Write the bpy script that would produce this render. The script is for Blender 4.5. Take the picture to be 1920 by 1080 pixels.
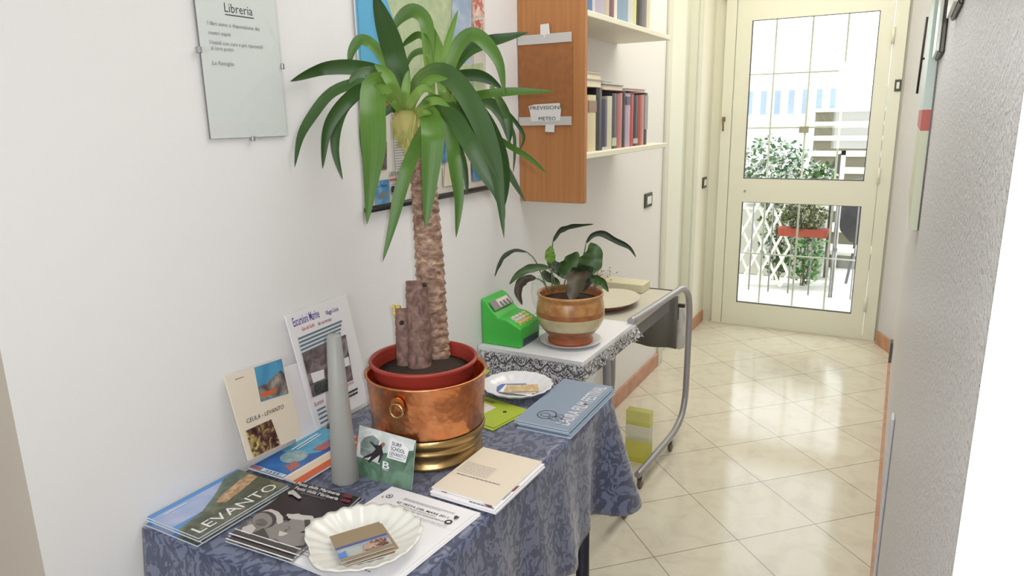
import bpy, math, random
from mathutils import Vector, Matrix
from math import sin, cos, pi
for o in list(bpy.data.objects): bpy.data.objects.remove(o)
S = bpy.context.scene
COL = S.collection

# ------------------------------------------------------------------ camera
FPX = 1312.6
YAW, PITCH, ROLL = 0.50765585, 0.23750698, -0.01907683
CAM = Vector((1.217, 0.0, 1.5))
FW = Vector((-sin(YAW)*cos(PITCH), cos(YAW)*cos(PITCH), -sin(PITCH)))
_r = Vector((cos(YAW), sin(YAW), 0)); _u = _r.cross(FW)
RT = _r*cos(ROLL)+_u*sin(ROLL); UP = -_r*sin(ROLL)+_u*cos(ROLL)
cam = bpy.data.cameras.new('camera'); cam.sensor_width = 36; cam.lens = 36*FPX/1920
cam.clip_start = .02; cam.clip_end = 200
co = bpy.data.objects.new('camera', cam); COL.objects.link(co)
M3 = Matrix((RT, UP, -FW)).transposed()
co.matrix_world = Matrix.Translation(CAM) @ M3.to_4x4()
S.camera = co
S.view_settings.view_transform = 'Standard'; S.view_settings.look = 'None'
S.view_settings.gamma = 1; S.view_settings.use_curve_mapping = False
S.view_settings.exposure = -0.07

# ------------------------------------------------------------------ world and lights
W = bpy.data.worlds.new('sky'); S.world = W; W.use_nodes = True
bg = W.node_tree.nodes['Background']
bg.inputs[0].default_value = (0.93, 0.97, 1.0, 1); bg.inputs[1].default_value = 3.4
def area(name, loc, target, size, power, col=(1, 1, 1), sy=None):
    l = bpy.data.lights.new(name, 'AREA'); l.energy = power; l.color = col; l.size = size
    if sy: l.shape = 'RECTANGLE'; l.size_y = sy
    o = bpy.data.objects.new(name, l); COL.objects.link(o); o.location = loc
    o.rotation_euler = (Vector(target)-Vector(loc)).to_track_quat('-Z', 'Y').to_euler()
    return o
# the compact camera's own flash, a few centimetres from the lens
area('camera_flash', CAM+RT*.035+UP*.03-FW*.01, CAM+FW*2+RT*.035, .022, 9.8, (.965, .985, 1))
# fill light added in the unseen room behind the camera, before its window
area('room_fill_light', (1.0, -2.85, 1.6), (.9, 1.5, 1.1), 1.7, 30, (.93, .96, 1.0), 1.4)
# overhead fill lights added for hall and corridor (both above the frame)
area('hall_fill_light', (.85, 1.75, 2.66), (.85, 1.75, 0), .9, 12, (.99, .99, 1))
area('corridor_fill_light', (.66, 3.6, 2.7), (.66, 3.6, 0), .9, 26, (1, .955, .80), 2.4)
sun = bpy.data.lights.new('sun', 'SUN'); sun.energy = 3.0; sun.angle = .01; sun.color = (1, .97, .9)
so = bpy.data.objects.new('sun', sun); COL.objects.link(so)
so.rotation_euler = Vector((.75, .25, -1)).to_track_quat('-Z', 'Y').to_euler()

# ------------------------------------------------------------------ pixel helpers (1920x1080 frame -> point on a real plane)
def ray(px, py): return RT*((px-960)/FPX) - UP*((py-540)/FPX) + FW
def onz(px, py, z): d = ray(px, py); return CAM+d*((z-CAM.z)/d.z)
def onx(px, py, x): d = ray(px, py); return CAM+d*((x-CAM.x)/d.x)
def ony(px, py, y): d = ray(px, py); return CAM+d*((y-CAM.y)/d.y)
def atd(px, py, dep): return CAM+ray(px, py)*dep

# ------------------------------------------------------------------ materials
def lin(c):
    return tuple(((v/255)/12.92 if v/255 <= .04045 else ((v/255+.055)/1.055)**2.4) for v in c)+(1,)
MATS = {}
def mat(name, col, rough=.6, metal=0, spec=.5, bump=0, bscale=60, var=0, vscale=8, coat=0, trans=0, alpha=1, vcol=None):
    if name in MATS: return MATS[name]
    m = bpy.data.materials.new(name); m.use_nodes = True; nt = m.node_tree; b = nt.nodes['Principled BSDF']
    b.inputs['Base Color'].default_value = lin(col); b.inputs['Roughness'].default_value = rough
    b.inputs['Metallic'].default_value = metal; b.inputs['Specular IOR Level'].default_value = spec
    if coat: b.inputs['Coat Weight'].default_value = coat; b.inputs['Coat Roughness'].default_value = .1
    if trans: b.inputs['Transmission Weight'].default_value = trans
    if alpha < 1: b.inputs['Alpha'].default_value = alpha
    tc = nt.nodes.new('ShaderNodeTexCoord')
    if bump:
        n = nt.nodes.new('ShaderNodeTexNoise'); n.inputs['Scale'].default_value = bscale; n.inputs['Detail'].default_value = 4
        nt.links.new(tc.outputs['Object'], n.inputs['Vector'])
        bp = nt.nodes.new('ShaderNodeBump'); bp.inputs['Strength'].default_value = bump; bp.inputs['Distance'].default_value = .01
        nt.links.new(n.outputs['Fac'], bp.inputs['Height']); nt.links.new(bp.outputs['Normal'], b.inputs['Normal'])
    if var:
        n = nt.nodes.new('ShaderNodeTexNoise'); n.inputs['Scale'].default_value = vscale; n.inputs['Detail'].default_value = 5
        nt.links.new(tc.outputs['Object'], n.inputs['Vector'])
        r = nt.nodes.new('ShaderNodeValToRGB'); c2 = vcol or tuple(v*(1-var) for v in col)
        r.color_ramp.elements[0].position = .35; r.color_ramp.elements[1].position = .65
        r.color_ramp.elements[0].color = lin(c2); r.color_ramp.elements[1].color = lin(col)
        nt.links.new(n.outputs['Fac'], r.inputs['Fac']); nt.links.new(r.outputs['Color'], b.inputs['Base Color'])
    MATS[name] = m; return m
def blob(name, cols, scale=20, rough=.35, dist=1.0, seed=0, stretch=(1, 1, 1)):
    """a printed picture: soft noise through a list of (position, colour)"""
    if name in MATS: return MATS[name]
    m = mat(name, cols[0][1], rough); nt = m.node_tree; b = nt.nodes['Principled BSDF']
    tc = nt.nodes.new('ShaderNodeTexCoord'); mp = nt.nodes.new('ShaderNodeMapping')
    mp.inputs['Location'].default_value = (seed*3.1, seed*2.1, seed); mp.inputs['Scale'].default_value = stretch
    n = nt.nodes.new('ShaderNodeTexNoise'); n.inputs['Scale'].default_value = scale; n.inputs['Detail'].default_value = 6
    n.inputs['Distortion'].default_value = dist
    r = nt.nodes.new('ShaderNodeValToRGB'); e = r.color_ramp.elements
    while len(e) < len(cols): e.new(.5)
    for i, (p, c) in enumerate(cols): e[i].position = p; e[i].color = lin(c)
    nt.links.new(tc.outputs['Object'], mp.inputs['Vector']); nt.links.new(mp.outputs['Vector'], n.inputs['Vector'])
    nt.links.new(n.outputs['Fac'], r.inputs['Fac']); nt.links.new(r.outputs['Color'], b.inputs['Base Color'])
    return m
def glassmat(name, tint=(1, 1, 1), gloss=.06, rough=0.0, frost=0):
    m = bpy.data.materials.new(name); m.use_nodes = True; nt = m.node_tree; nt.nodes.remove(nt.nodes['Principled BSDF'])
    out = nt.nodes['Material Output']; t = nt.nodes.new('ShaderNodeBsdfTransparent'); t.inputs[0].default_value = (*tint, 1)
    g = nt.nodes.new('ShaderNodeBsdfGlossy'); g.inputs['Roughness'].default_value = rough
    mx = nt.nodes.new('ShaderNodeMixShader')
    if frost:
        lw = nt.nodes.new('ShaderNodeFresnel'); lw.inputs[0].default_value = 1.5
        a = nt.nodes.new('ShaderNodeMath'); a.operation = 'ADD'; a.inputs[1].default_value = frost
        nt.links.new(lw.outputs[0], a.inputs[0]); nt.links.new(a.outputs[0], mx.inputs[0])
    else: mx.inputs[0].default_value = gloss
    nt.links.new(t.outputs[0], mx.inputs[1]); nt.links.new(g.outputs[0], mx.inputs[2]); nt.links.new(mx.outputs[0], out.inputs[0])
    MATS[name] = m; return m

# ------------------------------------------------------------------ mesh builder
class MB:
    def __init__(s): s.v = []; s.f = []; s.m = []; s.ms = []; s.uv = {}; s.sm = set()
    def mi(s, m):
        if m not in s.ms: s.ms.append(m)
        return s.ms.index(m)
    def add(s, vs, fs, m, smooth=False):
        b = len(s.v); s.v += [Vector(v) for v in vs]; k = s.mi(m)
        for f in fs:
            if smooth: s.sm.add(len(s.f))
            s.f.append(tuple(b+i for i in f)); s.m.append(k)
        return b
    def box(s, a, b, m):
        x0, y0, z0 = a; x1, y1, z1 = b
        s.add([(x0,y0,z0),(x1,y0,z0),(x1,y1,z0),(x0,y1,z0),(x0,y0,z1),(x1,y0,z1),(x1,y1,z1),(x0,y1,z1)],
              [(0,3,2,1),(4,5,6,7),(0,1,5,4),(1,2,6,5),(2,3,7,6),(3,0,4,7)], m); return s
    def bevbox(s, a, b, m, r=.004):
        """box with chamfered edges"""
        a = Vector(a); b = Vector(b); vs = []; idx = {}
        for sx in (0, 1):
            for sy in (0, 1):
                for sz in (0, 1):
                    c = [a[i] if q == 0 else b[i] for i, q in enumerate((sx, sy, sz))]
                    for ax in range(3):
                        p = list(c)
                        for o in range(3):
                            if o != ax: p[o] += r if (sx, sy, sz)[o] == 0 else -r
                        idx[(sx, sy, sz, ax)] = len(vs); vs.append(p)
        fs = []
        for ax in range(3):
            o1, o2 = [i for i in range(3) if i != ax]
            for sd in (0, 1):
                q = []
                for (p, t) in ((0,0),(1,0),(1,1),(0,1)):
                    k = [0,0,0]; k[ax] = sd; k[o1] = p; k[o2] = t; q.append(idx[(*k, ax)])
                fs.append(q)
        for ax in range(3):
            o1, o2 = [i for i in range(3) if i != ax]
            for p in (0, 1):
                for t in (0, 1):
                    q = []
                    for (sd, which) in ((0, o1), (1, o1), (1, o2), (0, o2)):
                        k = [0,0,0]; k[ax] = sd; k[o1] = p; k[o2] = t; q.append(idx[(*k, which)])
                    fs.append(q)
        for sx in (0, 1):
            for sy in (0, 1):
                for sz in (0, 1): fs.append([idx[(sx, sy, sz, k)] for k in range(3)])
        s.add(vs, fs, m); return s
    def lathe(s, c, prof, m, n=48, wob=None, close=False):
        """prof: (r, z) list; m one material or a list per segment"""
        vs = []
        for (r, z) in prof:
            for i in range(n):
                a = 2*pi*i/n; rr = r*(1+(wob(a, z) if wob else 0)); vs.append((c[0]+rr*cos(a), c[1]+rr*sin(a), c[2]+z))
        b = len(s.v); s.v += [Vector(v) for v in vs]
        for j in range(len(prof)-1):
            k = s.mi(m[j] if isinstance(m, list) else m)
            for i in range(n):
                s.sm.add(len(s.f)); s.f.append((b+j*n+i, b+j*n+(i+1) % n, b+(j+1)*n+(i+1) % n, b+(j+1)*n+i)); s.m.append(k)
        mm = m[0] if isinstance(m, list) else m
        if prof[0][0] > 1e-5: s.f.append(tuple(b+i for i in reversed(range(n)))); s.m.append(s.mi(mm))
        if close: s.f.append(tuple(b+(len(prof)-1)*n+i for i in range(n))); s.m.append(s.mi(m[-1] if isinstance(m, list) else m))
        return s
    def tube(s, pts, rad, m, n=10, cap=True):
        pts = [Vector(p) for p in pts]; R = rad if isinstance(rad, (list, tuple)) else [rad]*len(pts)
        T = [(pts[min(i+1, len(pts)-1)]-pts[max(i-1, 0)]).normalized() for i in range(len(pts))]
        up = Vector((0, 0, 1)) if abs(T[0].z) < .9 else Vector((1, 0, 0)); A = T[0].cross(up).normalized(); vs = []
        for p, t, r in zip(pts, T, R):
            A = (A-t*A.dot(t)).normalized(); B = t.cross(A)
            for i in range(n): a = 2*pi*i/n; vs.append(p+A*r*cos(a)+B*r*sin(a))
        fs = [(j*n+i, j*n+(i+1) % n, (j+1)*n+(i+1) % n, (j+1)*n+i) for j in range(len(pts)-1) for i in range(n)]
        b = s.add(vs, fs, m, True)
        if cap:
            s.f.append(tuple(b+i for i in reversed(range(n)))); s.m.append(s.mi(m))
            s.f.append(tuple(b+(len(pts)-1)*n+i for i in range(n))); s.m.append(s.mi(m))
        return s
    def prism(s, poly, vec, m):
        """polygon (3D points) swept along vec"""
        n = len(poly); P = [Vector(p) for p in poly]; V = Vector(vec)
        s.add(P+[p+V for p in P], [tuple(reversed(range(n))), tuple(range(n, 2*n))]+[(i, (i+1) % n, n+(i+1) % n, n+i) for i in range(n)], m); return s
    def ball(s, c, r, m, n=12, sc=(1, 1, 1)):
        prof = [(max(1e-6, r*sin(pi*j/8)), -r*cos(pi*j/8)*sc[2]) for j in range(9)]
        vs = []; 
        for (rr, z) in prof:
            for i in range(n): a = 2*pi*i/n; vs.append((c[0]+rr*sc[0]*cos(a), c[1]+rr*sc[1]*sin(a), c[2]+z))
        s.add(vs, [(j*n+i, j*n+(i+1) % n, (j+1)*n+(i+1) % n, (j+1)*n+i) for j in range(8) for i in range(n)], m, True); return s
    def leaf(s, pts, wid, m, side_ref=None, prof=None, fold=.18, tilt=0, m2=None, wavy=0):
        """ribbon leaf: pts centreline, wid max width"""
        n = len(pts); vs = []
        for i, p in enumerate(pts):
            t = i/(n-1); T = (pts[min(i+1, n-1)]-pts[max(i-1, 0)]).normalized()
            vd = (p-(side_ref or CAM)).normalized(); A = T.cross(vd)
            if A.length < .05: A = T.cross(Vector((0, 0, 1)))
            A.normalize(); N = T.cross(A)
            A2 = A*cos(tilt)+N*sin(tilt); N2 = -A*sin(tilt)+N*cos(tilt)
            w = wid*prof(t)/2
            for k in (-1, -.5, 0, .5, 1): vs.append(p+A2*w*k*(1+wavy*.35*sin(t*19+k))+N2*w*(fold*(abs(k)**1.5)*2+wavy*k*k*sin(t*23+k*2))); s.uv[len(s.v)+len(vs)-1] = (k*.5+.5, t)
        fs = []; 
        b = len(s.v); s.v += vs; k1 = s.mi(m); k2 = s.mi(m2) if m2 else k1
        for i in range(n-1):
            for k in range(4):
                s.sm.add(len(s.f)); s.f.append((b+i*5+k, b+i*5+k+1, b+(i+1)*5+k+1, b+(i+1)*5+k)); s.m.append(k1)
        return s
ORG = {}
def link(o, name, parent, org, label, cat, group, kind):
    COL.objects.link(o)
    if parent: o.parent = parent; o.location = org-ORG[parent.name]
    else: o.location = org
    ORG[o.name] = org
    if label: o['label'] = label
    if cat: o['category'] = cat
    if group: o['group'] = group
    if kind: o['kind'] = kind
def ob(name, mb, parent=None, label=None, cat=None, group=None, kind=None, org=None, solid=0):
    xs = mb.v
    if org is None:
        lo = [min(v[i] for v in xs) for i in range(3)]; hi = [max(v[i] for v in xs) for i in range(3)]
        org = Vector(((lo[0]+hi[0])/2, (lo[1]+hi[1])/2, lo[2]))
    org = Vector(org)
    me = bpy.data.meshes.new(name); me.from_pydata([v-org for v in xs], [], mb.f)
    for m in mb.ms: me.materials.append(m)
    me.polygons.foreach_set('material_index', mb.m)
    me.polygons.foreach_set('use_smooth', [i in mb.sm for i in range(len(mb.f))])
    if mb.uv:
        l = me.uv_layers.new(name='UVMap')
        for lp in me.loops: l.data[lp.index].uv = mb.uv.get(lp.vertex_index, (0, 0))
    me.update()
    o = bpy.data.objects.new(name, me); link(o, name, parent, org, label, cat, group, kind)
    if solid: md = o.modifiers.new('thickness', 'SOLIDIFY'); md.thickness = solid; md.offset = 0
    return o
def thing(name, label, cat, loc, group=None):
    o = bpy.data.objects.new(name, None); o.empty_display_size = .05; link(o, name, None, Vector(loc), label, cat, group, None); return o
def smooth(pts, n):
    """Catmull-Rom through points"""
    P = [pts[0]]+list(pts)+[pts[-1]]; out = []; seg = len(pts)-1
    for i in range(n):
        t = i/(n-1)*seg; k = min(int(t), seg-1); u = t-k; a, b, c, d = [Vector(P[k+j]) for j in range(4)]
        out.append(.5*((2*b)+(c-a)*u+(2*a-5*b+4*c-d)*u*u+(3*b-a-3*c+d)*u**3))
    return out
# ---- text
TX = {}
def text2d(t, bold=False):
    if t in TX: return TX[t]
    c = bpy.data.curves.new('t', 'FONT'); c.body = t; c.resolution_u = 2; c.size = 1; c.offset = .012 if bold else 0
    o = bpy.data.objects.new('t', c); me = bpy.data.meshes.new_from_object(o)
    vs = [v.co.copy() for v in me.vertices]; fs = [tuple(p.vertices) for p in me.polygons]
    if not vs: vs = [Vector((0, 0, 0))]
    bpy.data.objects.remove(o); bpy.data.meshes.remove(me); bpy.data.curves.remove(c)
    x0 = min(v.x for v in vs); x1 = max(v.x for v in vs); TX[t] = (vs, fs, x0, x1); return TX[t]
class Sheet:
    """flat printed thing: O top-left corner, U to the right, V downwards; layers lie on its face"""
    def __init__(s, TL, TR, BL, t, page, face=None):
        s.O = Vector(TL); s.U = Vector(TR)-s.O; s.V = Vector(BL)-s.O
        s.N = s.V.cross(s.U).normalized()
        if s.N.dot(CAM-s.O) < 0: s.N = -s.N
        s.W = s.U.length; s.H = s.V.length; s.mb = MB(); s.lay = 0
        O = s.O; n = s.N*(-t)
        P = [O, O+s.U, O+s.U+s.V, O+s.V]
        s.mb.prism([p+n for p in P], s.N*t, page)
        if face: s.rect(0, 0, 1, 1, face)
    def p(s, u, v): return s.O+s.U*u+s.V*v+s.N*(.00022*s.lay)
    def uv(s, px, py):
        d = ray(px, py); t = (s.O-CAM).dot(s.N)/d.dot(s.N); q = CAM+d*t-s.O
        a, b, c = s.U.dot(s.U), s.U.dot(s.V), s.V.dot(s.V); x, y = q.dot(s.U), q.dot(s.V); D = a*c-b*b
        return ((x*c-y*b)/D, (a*y-b*x)/D)
    def poly(s, uvs, m, nl=True, clip=True):
        if nl: s.lay += 1
        if clip: uvs = [(min(max(u, .002), .998), min(max(v, .002), .998)) for u, v in uvs]
        s.mb.add([s.p(u, v) for u, v in uvs], [tuple(range(len(uvs)))], m)
    def pix(s, pts, m): s.poly([s.uv(*q) for q in pts], m)
    def rect(s, a, b, c, d, m, nl=True): s.poly([(a, b), (c, b), (c, d), (a, d)], m, nl)
    def disc(s, u, v, r, m, n=16, ry=None, nl=True):
        ry = ry or r*s.W/s.H; s.poly([(u+r*cos(2*pi*i/n), v+ry*sin(2*pi*i/n)) for i in range(n)], m, nl)
    def text(s, t, u, v, h, m, w=None, al='L', ital=0, bold=False):
        """u,v baseline left; h cap height in metres; w width in metres"""
        s.lay += 1; vs, fs, x0, x1 = text2d(t, bold); k = h/.7; kx = w/(x1-x0) if w else k
        eu = s.U.normalized(); ev = s.V.normalized(); off = {'L': -x0, 'C': -(x0+x1)/2, 'R': -x1}[al]
        B = s.p(u, v); s.mb.add([B+eu*((q.x+off)*kx+q.y*k*ital)-ev*(q.y*k) for q in vs], fs, m)
    def lines(s, u0, u1, v0, v1, n, m, th=.35, seed=1):
        """rows of small print, too small to read"""
        s.lay += 1; rr = random.Random(seed); dv = (v1-v0)/n
        for i in range(n):
            u = u0; e = u1 if rr.random() < .75 else u0+(u1-u0)*rr.uniform(.4, .9)
            while u < e-.004:
                w = min(rr.uniform(.015, .05)/max(.3, s.W/.2)*1.2, e-u)
                s.rect(u, v0+dv*i, u+w, v0+dv*(i+th), m, False); u += w+.006/max(.3, s.W/.2)
    def done(s, name, **k): return ob(name, s.mb, **k)

# common materials
wallw = mat('white_plaster', (232, 230, 229), .85, bump=.05, bscale=60)
creamw = mat('cream_plaster', (234, 230, 214), .85, bump=.15, bscale=90)
white = mat('white_paint', (232, 231, 222), .45)
paper = mat('white_paper', (236, 234, 236), .6)
cream = mat('cream_paper', (226, 215, 196), .6)
ink = mat('black_ink', (35, 33, 40), .6)
grey_ink = mat('grey_ink', (120, 118, 128), .6)
black = mat('black_plastic', (30, 30, 32), .4)
chrome = mat('worn_chrome', (190, 188, 185), .25, metal=1)
steel = mat('grey_painted_steel', (166, 164, 168), .34, metal=.5)
wood = mat('skirting_wood', (200, 146, 114), .45, var=.12, vscale=12)

# ================================================================== THE SETTING
def S_(name, mb, parent=None, **k): return ob(name, mb, parent=parent, kind=None if parent else 'structure', org=None if parent else (0, 0, 0), **k)
# floor: diagonal tiles
fm = bpy.data.materials.new('diagonal_tiles'); fm.use_nodes = True; nt = fm.node_tree; b = nt.nodes['Principled BSDF']
tc = nt.nodes.new('ShaderNodeTexCoord'); mp = nt.nodes.new('ShaderNodeMapping'); mp.vector_type = 'TEXTURE'
# a tile corner of the photo, in world metres
K = .9375; TX0, TY0 = -.672*K+CAM.x, 3.265*K
mp.inputs['Location'].default_value = (TX0, TY0, 0); mp.inputs['Rotation'].default_value = (0, 0, pi/4); mp.inputs['Scale'].default_value = (.3335, .3335, .3335)
br = nt.nodes.new('ShaderNodeTexBrick'); br.offset = 0; br.inputs['Scale'].default_value = 1
br.inputs['Brick Width'].default_value = 1; br.inputs['Row Height'].default_value = 1; br.inputs['Mortar Size'].default_value = .0055; br.inputs['Mortar Smooth'].default_value = .3
br.inputs['Color1'].default_value = lin((218, 210, 192)); br.inputs['Color2'].default_value = lin((211, 204, 187)); br.inputs['Mortar'].default_value = lin((132, 124, 108))
ns = nt.nodes.new('ShaderNodeTexNoise'); ns.inputs['Scale'].default_value = 9; ns.inputs['Detail'].default_value = 6; ns.inputs['Distortion'].default_value = 1.2
rp = nt.nodes.new('ShaderNodeValToRGB'); rp.color_ramp.elements[0].position = .3; rp.color_ramp.elements[0].color = (.86, .83, .81, 1); rp.color_ramp.elements[1].position = .55; rp.color_ramp.elements[1].color = (1, 1, 1, 1)
mx = nt.nodes.new('ShaderNodeMix'); mx.data_type = 'RGBA'; mx.blend_type = 'MULTIPLY'; mx.inputs[0].default_value = .7
nt.links.new(tc.outputs['Object'], mp.inputs['Vector']); nt.links.new(mp.outputs['Vector'], br.inputs['Vector']); nt.links.new(tc.outputs['Object'], ns.inputs['Vector'])
nt.links.new(ns.outputs['Fac'], rp.inputs['Fac']); nt.links.new(br.outputs['Color'], mx.inputs[6]); nt.links.new(rp.outputs['Color'], mx.inputs[7]); nt.links.new(mx.outputs[2], b.inputs['Base Color'])
b.inputs['Roughness'].default_value = .12; b.inputs['Specular IOR Level'].default_value = .5
S_('floor', MB().box((-3, -3, -.06), (4, 5.16, 0), fm))
S_('ceiling', MB().box((-3, -3, 2.75), (4, 5.3, 2.9), white))
# left wall, with the recess of a door at y 4.0-4.75
wl = MB().box((-.12, .527, 0), (0, 4.0, 2.75), wallw); wl.box((-.12, 4.75, 0), (0, 5.3, 2.75), creamw); wl.box((-.12, 4.0, 2.62), (0, 4.75, 2.75), creamw)
wl.box((-3, .5268, 0), (-.12, .66, 2.75), wallw); wl.box((-3, .5262, 0), (-.0005, .527, 2.75), mat('shaded_reveal_beige', (196, 186, 174), .85))  # darker beige: the reveal's shade is put into its colour
S_('wall_left', wl)
# right wall: rough plaster, its end faces the camera; chamfer at the far corner
rm = mat('rough_plaster', (232, 228, 231), .36, bump=1.0, bscale=210)
wr = MB(); wr.prism([(1.264, .42, 0), (3.9, .42, 0), (3.9, 5.3, 0), (1.175, 5.3, 0), (1.175, 5.06, 0), (1.264, 4.86, 0)], (0, 0, 2.75), rm)
wr.box((1.2638, .4195, 0), (3.9, .42, 2.75), wallw)
S_('wall_right', wr)
wb = MB(); wb.box((-3, -3.1, 0), (4, -3, .9), wallw); wb.box((-3, -3.1, 2.3), (4, -3, 2.75), wallw); wb.box((-3, -3.1, .9), (.1, -3, 2.3), wallw); wb.box((1.9, -3.1, .9), (4, -3, 2.3), wallw)
S_('wall_behind', wb)
S_('wall_room_left', MB().box((-3.1, -3.1, 0), (-3, .66, 2.75), wallw)); S_('wall_room_right', MB().box((3.9, -3.1, 0), (4, .42, 2.75), wallw))
S_('wall_far', MB().box((-.12, 5.12, 2.30), (1.3, 5.3, 2.75), creamw))
w2 = MB(); w2.box((.06, -3.09, .85), (1.94, -3.03, .9), white); w2.box((.06, -3.09, 2.3), (1.94, -3.03, 2.35), white); w2.box((.06, -3.09, .9), (.1, -3.03, 2.3), white); w2.box((1.9, -3.09, .9), (1.94, -3.03, 2.3), white)
S_('window_1', w2)  # unseen window, added to let light in behind the camera
# baseboards
S_('baseboard_left', MB().bevbox((0, .53, 0), (.012, 4.0, .085), wood, .003))
S_('baseboard_far_left', MB().bevbox((0, 4.75, 0), (.012, 5.1, .085), wood, .003))
bm = MB(); bm.prism([(1.264, .45, 0), (1.264, 4.86, 0), (1.175, 5.06, 0), (1.165, 5.055, 0), (1.253, 4.85, 0), (1.253, .45, 0)], (0, 0, .085), wood)
S_('baseboard_right', bm)
# door in the left wall (recessed leaf with casing)
d2 = thing('door_2', None, None, (0, 4.0, 0)); d2['kind'] = 'structure'
creamp = mat('cream_paint', (214, 213, 198), .5); creamp2 = mat('pale_cream_paint', (228, 228, 214), .45)
ob('door_leaf', MB().box((-.085, 4.06, .005), (-.05, 4.69, 2.57), creamp), d2)
ob('door_panel', MB().bevbox((-.05, 4.2, .2), (-.042, 4.56, 2.4), creamp2, .004), d2)
for (a, c) in ((4.0, 4.07), (4.68, 4.75)):
    ob('jamb', MB().box((-.1, a, 0), (0, c, 2.62), creamp2), d2)
ob('head', MB().box((-.1, 4.07, 2.57), (0, 4.68, 2.62), creamp2), d2)
ob('casing', MB().bevbox((0, 4.0, 0), (.016, 4.075, 2.66), creamp, .004), d2)
ob('casing', MB().bevbox((0, 4.675, 0), (.016, 4.75, 2.66), creamp, .004), d2)
# garden door: white frame, glazed leaf with two panes
d1 = thing('door_1', None, None, (.62, 5.12, 0)); d1['kind'] = 'structure'
alu = mat('white_lacquered_door', (226, 225, 208), .35); gask = mat('door_gasket', (70, 68, 66), .6)
DY = 5.098
fr = MB(); fr.box((0, DY+.03, 0), (.075, 5.25, 2.3), alu); fr.bevbox((.075, DY-.012, 0), (.145, 5.24, 2.244), alu, .003); fr.bevbox((1.086, DY-.012, 0), (1.16, 5.24, 2.244), alu, .003); fr.bevbox((.06, DY-.012, 2.245), (1.175, 5.24, 2.32), alu, .003)
fr.box((1.16, DY+.02, 0), (1.19, 5.25, 2.3), alu)
ob('door_frame', fr, d1)
GX0, GX1 = .247, 1.004; ZT = (1.064, 2.102); ZB = (.172, .9)
lf = MB()
for a, c in (((.148, .008), (GX0, 2.24)), ((GX1, .008), (1.083, 2.24)), ((GX0, .008), (GX1, ZB[0])), ((GX0, ZB[1]), (GX1, ZT[0])), ((GX0, ZT[1]), (GX1, 2.24))):
    lf.box((a[0], DY, a[1]), (c[0], DY+.045, c[1]), alu)
leaf_o = ob('door_leaf', lf, d1)
gl = glassmat('door_glass', (.97, .99, .98), .05)
for z0, z1 in (ZT, ZB):
    ob('glass_pane', MB().box((GX0, DY+.024, z0), (GX1, DY+.028, z1), gl), leaf_o)
    g = MB(); w_ = .005
    g.box((GX0, DY-.001, z0), (GX0+w_, DY+.02, z1), gask); g.box((GX1-w_, DY-.001, z0), (GX1, DY+.02, z1), gask)
    g.box((GX0, DY-.001, z0), (GX1, DY+.02, z0+w_), gask); g.box((GX0, DY-.001, z1-w_*.6), (GX1, DY+.02, z1), gask)
    ob('gasket', g, leaf_o)
ob('keyhole_plate', MB().lathe((0, 0, 0), [(.008, 0), (.008, .006)], steel, 16, close=True), leaf_o, org=(0, 0, 0)).matrix_basis = Matrix.Translation(Vector((.262, DY, .977))-ORG[leaf_o.name]) @ Matrix.Rotation(pi/2, 4, 'X')
for z_ in (.25, 1.1, 1.95): ob('hinge', MB().lathe((1.086, DY-.018, z_-.05), [(.009, 0), (.009, .1)], alu, 12, close=True), d1)
S_('trim_1', MB().box((0, 5.06, 2.34), (1.2, 5.12, 2.4), alu))
S_('trim_2', MB().box((.06, 5.08, -.0), (1.17, 5.2, .008), mat('stone_sill', (205, 200, 188), .4)))

# ================================================================== FITTINGS ON THE WALLS
def plate(name, c, ax, w, h, label, body, key, n=2):
    """small electric plate; ax 'x' on the left wall, 'y' on the far side"""
    t = thing(name, label, 'light switch', c); c = Vector(c)
    if ax == 'x':
        ob('cover_plate', MB().bevbox((c.x, c.y-w/2, c.z-h/2), (c.x+.009, c.y+w/2, c.z+h/2), body, .002), t)
        for i in range(n):
            y = c.y-w*.3+(i+.5)*w*.6/n; ob('rocker', MB().bevbox((c.x+.009, y-w*.6/n*.42, c.z-h*.27), (c.x+.013, y+w*.6/n*.42, c.z+h*.27), key, .001), t)
    else:
        ob('cover_plate', MB().bevbox((c.x-w/2, c.y-.009, c.z-h/2), (c.x+w/2, c.y, c.z+h/2), body, .002), t)
        ob('rocker', MB().bevbox((c.x-w*.22, c.y-.013, c.z-h*.28), (c.x+w*.22, c.y-.009, c.z+h*.28), key, .001), t)
dark = mat('dark_brown_plastic', (62, 56, 46), .4)
plate('wall_switch', onx(1214, 375, 0), 'x', .12, .078, 'dark switch plate with white rockers on the wall below the bookshelves', dark, white, 2)
q = onx(1326, 340, 0); plate('wall_switch', (0, 4.99, q.z), 'x', .1, .075, 'dark switch plate with one white rocker on the wall just left of the glazed door', dark, white, 1)
q = ony(1690, 160, DY-.012); plate('door_sensor', (1.14, DY-.012, q.z), 'y', .036, .07, 'small dark switch with white centre on the right post of the glazed door', dark, white, 1)
q = ony(1352, 233, DY-.012)
hk = MB().tube(smooth([Vector((.095, DY-.012, q.z+.04)), Vector((.095, DY-.045, q.z+.035)), Vector((.1, DY-.05, q.z)), Vector((.1, DY-.045, q.z-.045))], 10), .006, mat('old_brass', (130, 112, 80), .4, metal=.7), 8)
hk.lathe((.095, DY-.018, q.z+.02), [(.012, 0), (.012, .03)], MATS['old_brass'], 12, close=True)
ob('door_hook', hk, label='small brass hook on the left post of the glazed door', cat='hook')

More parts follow.
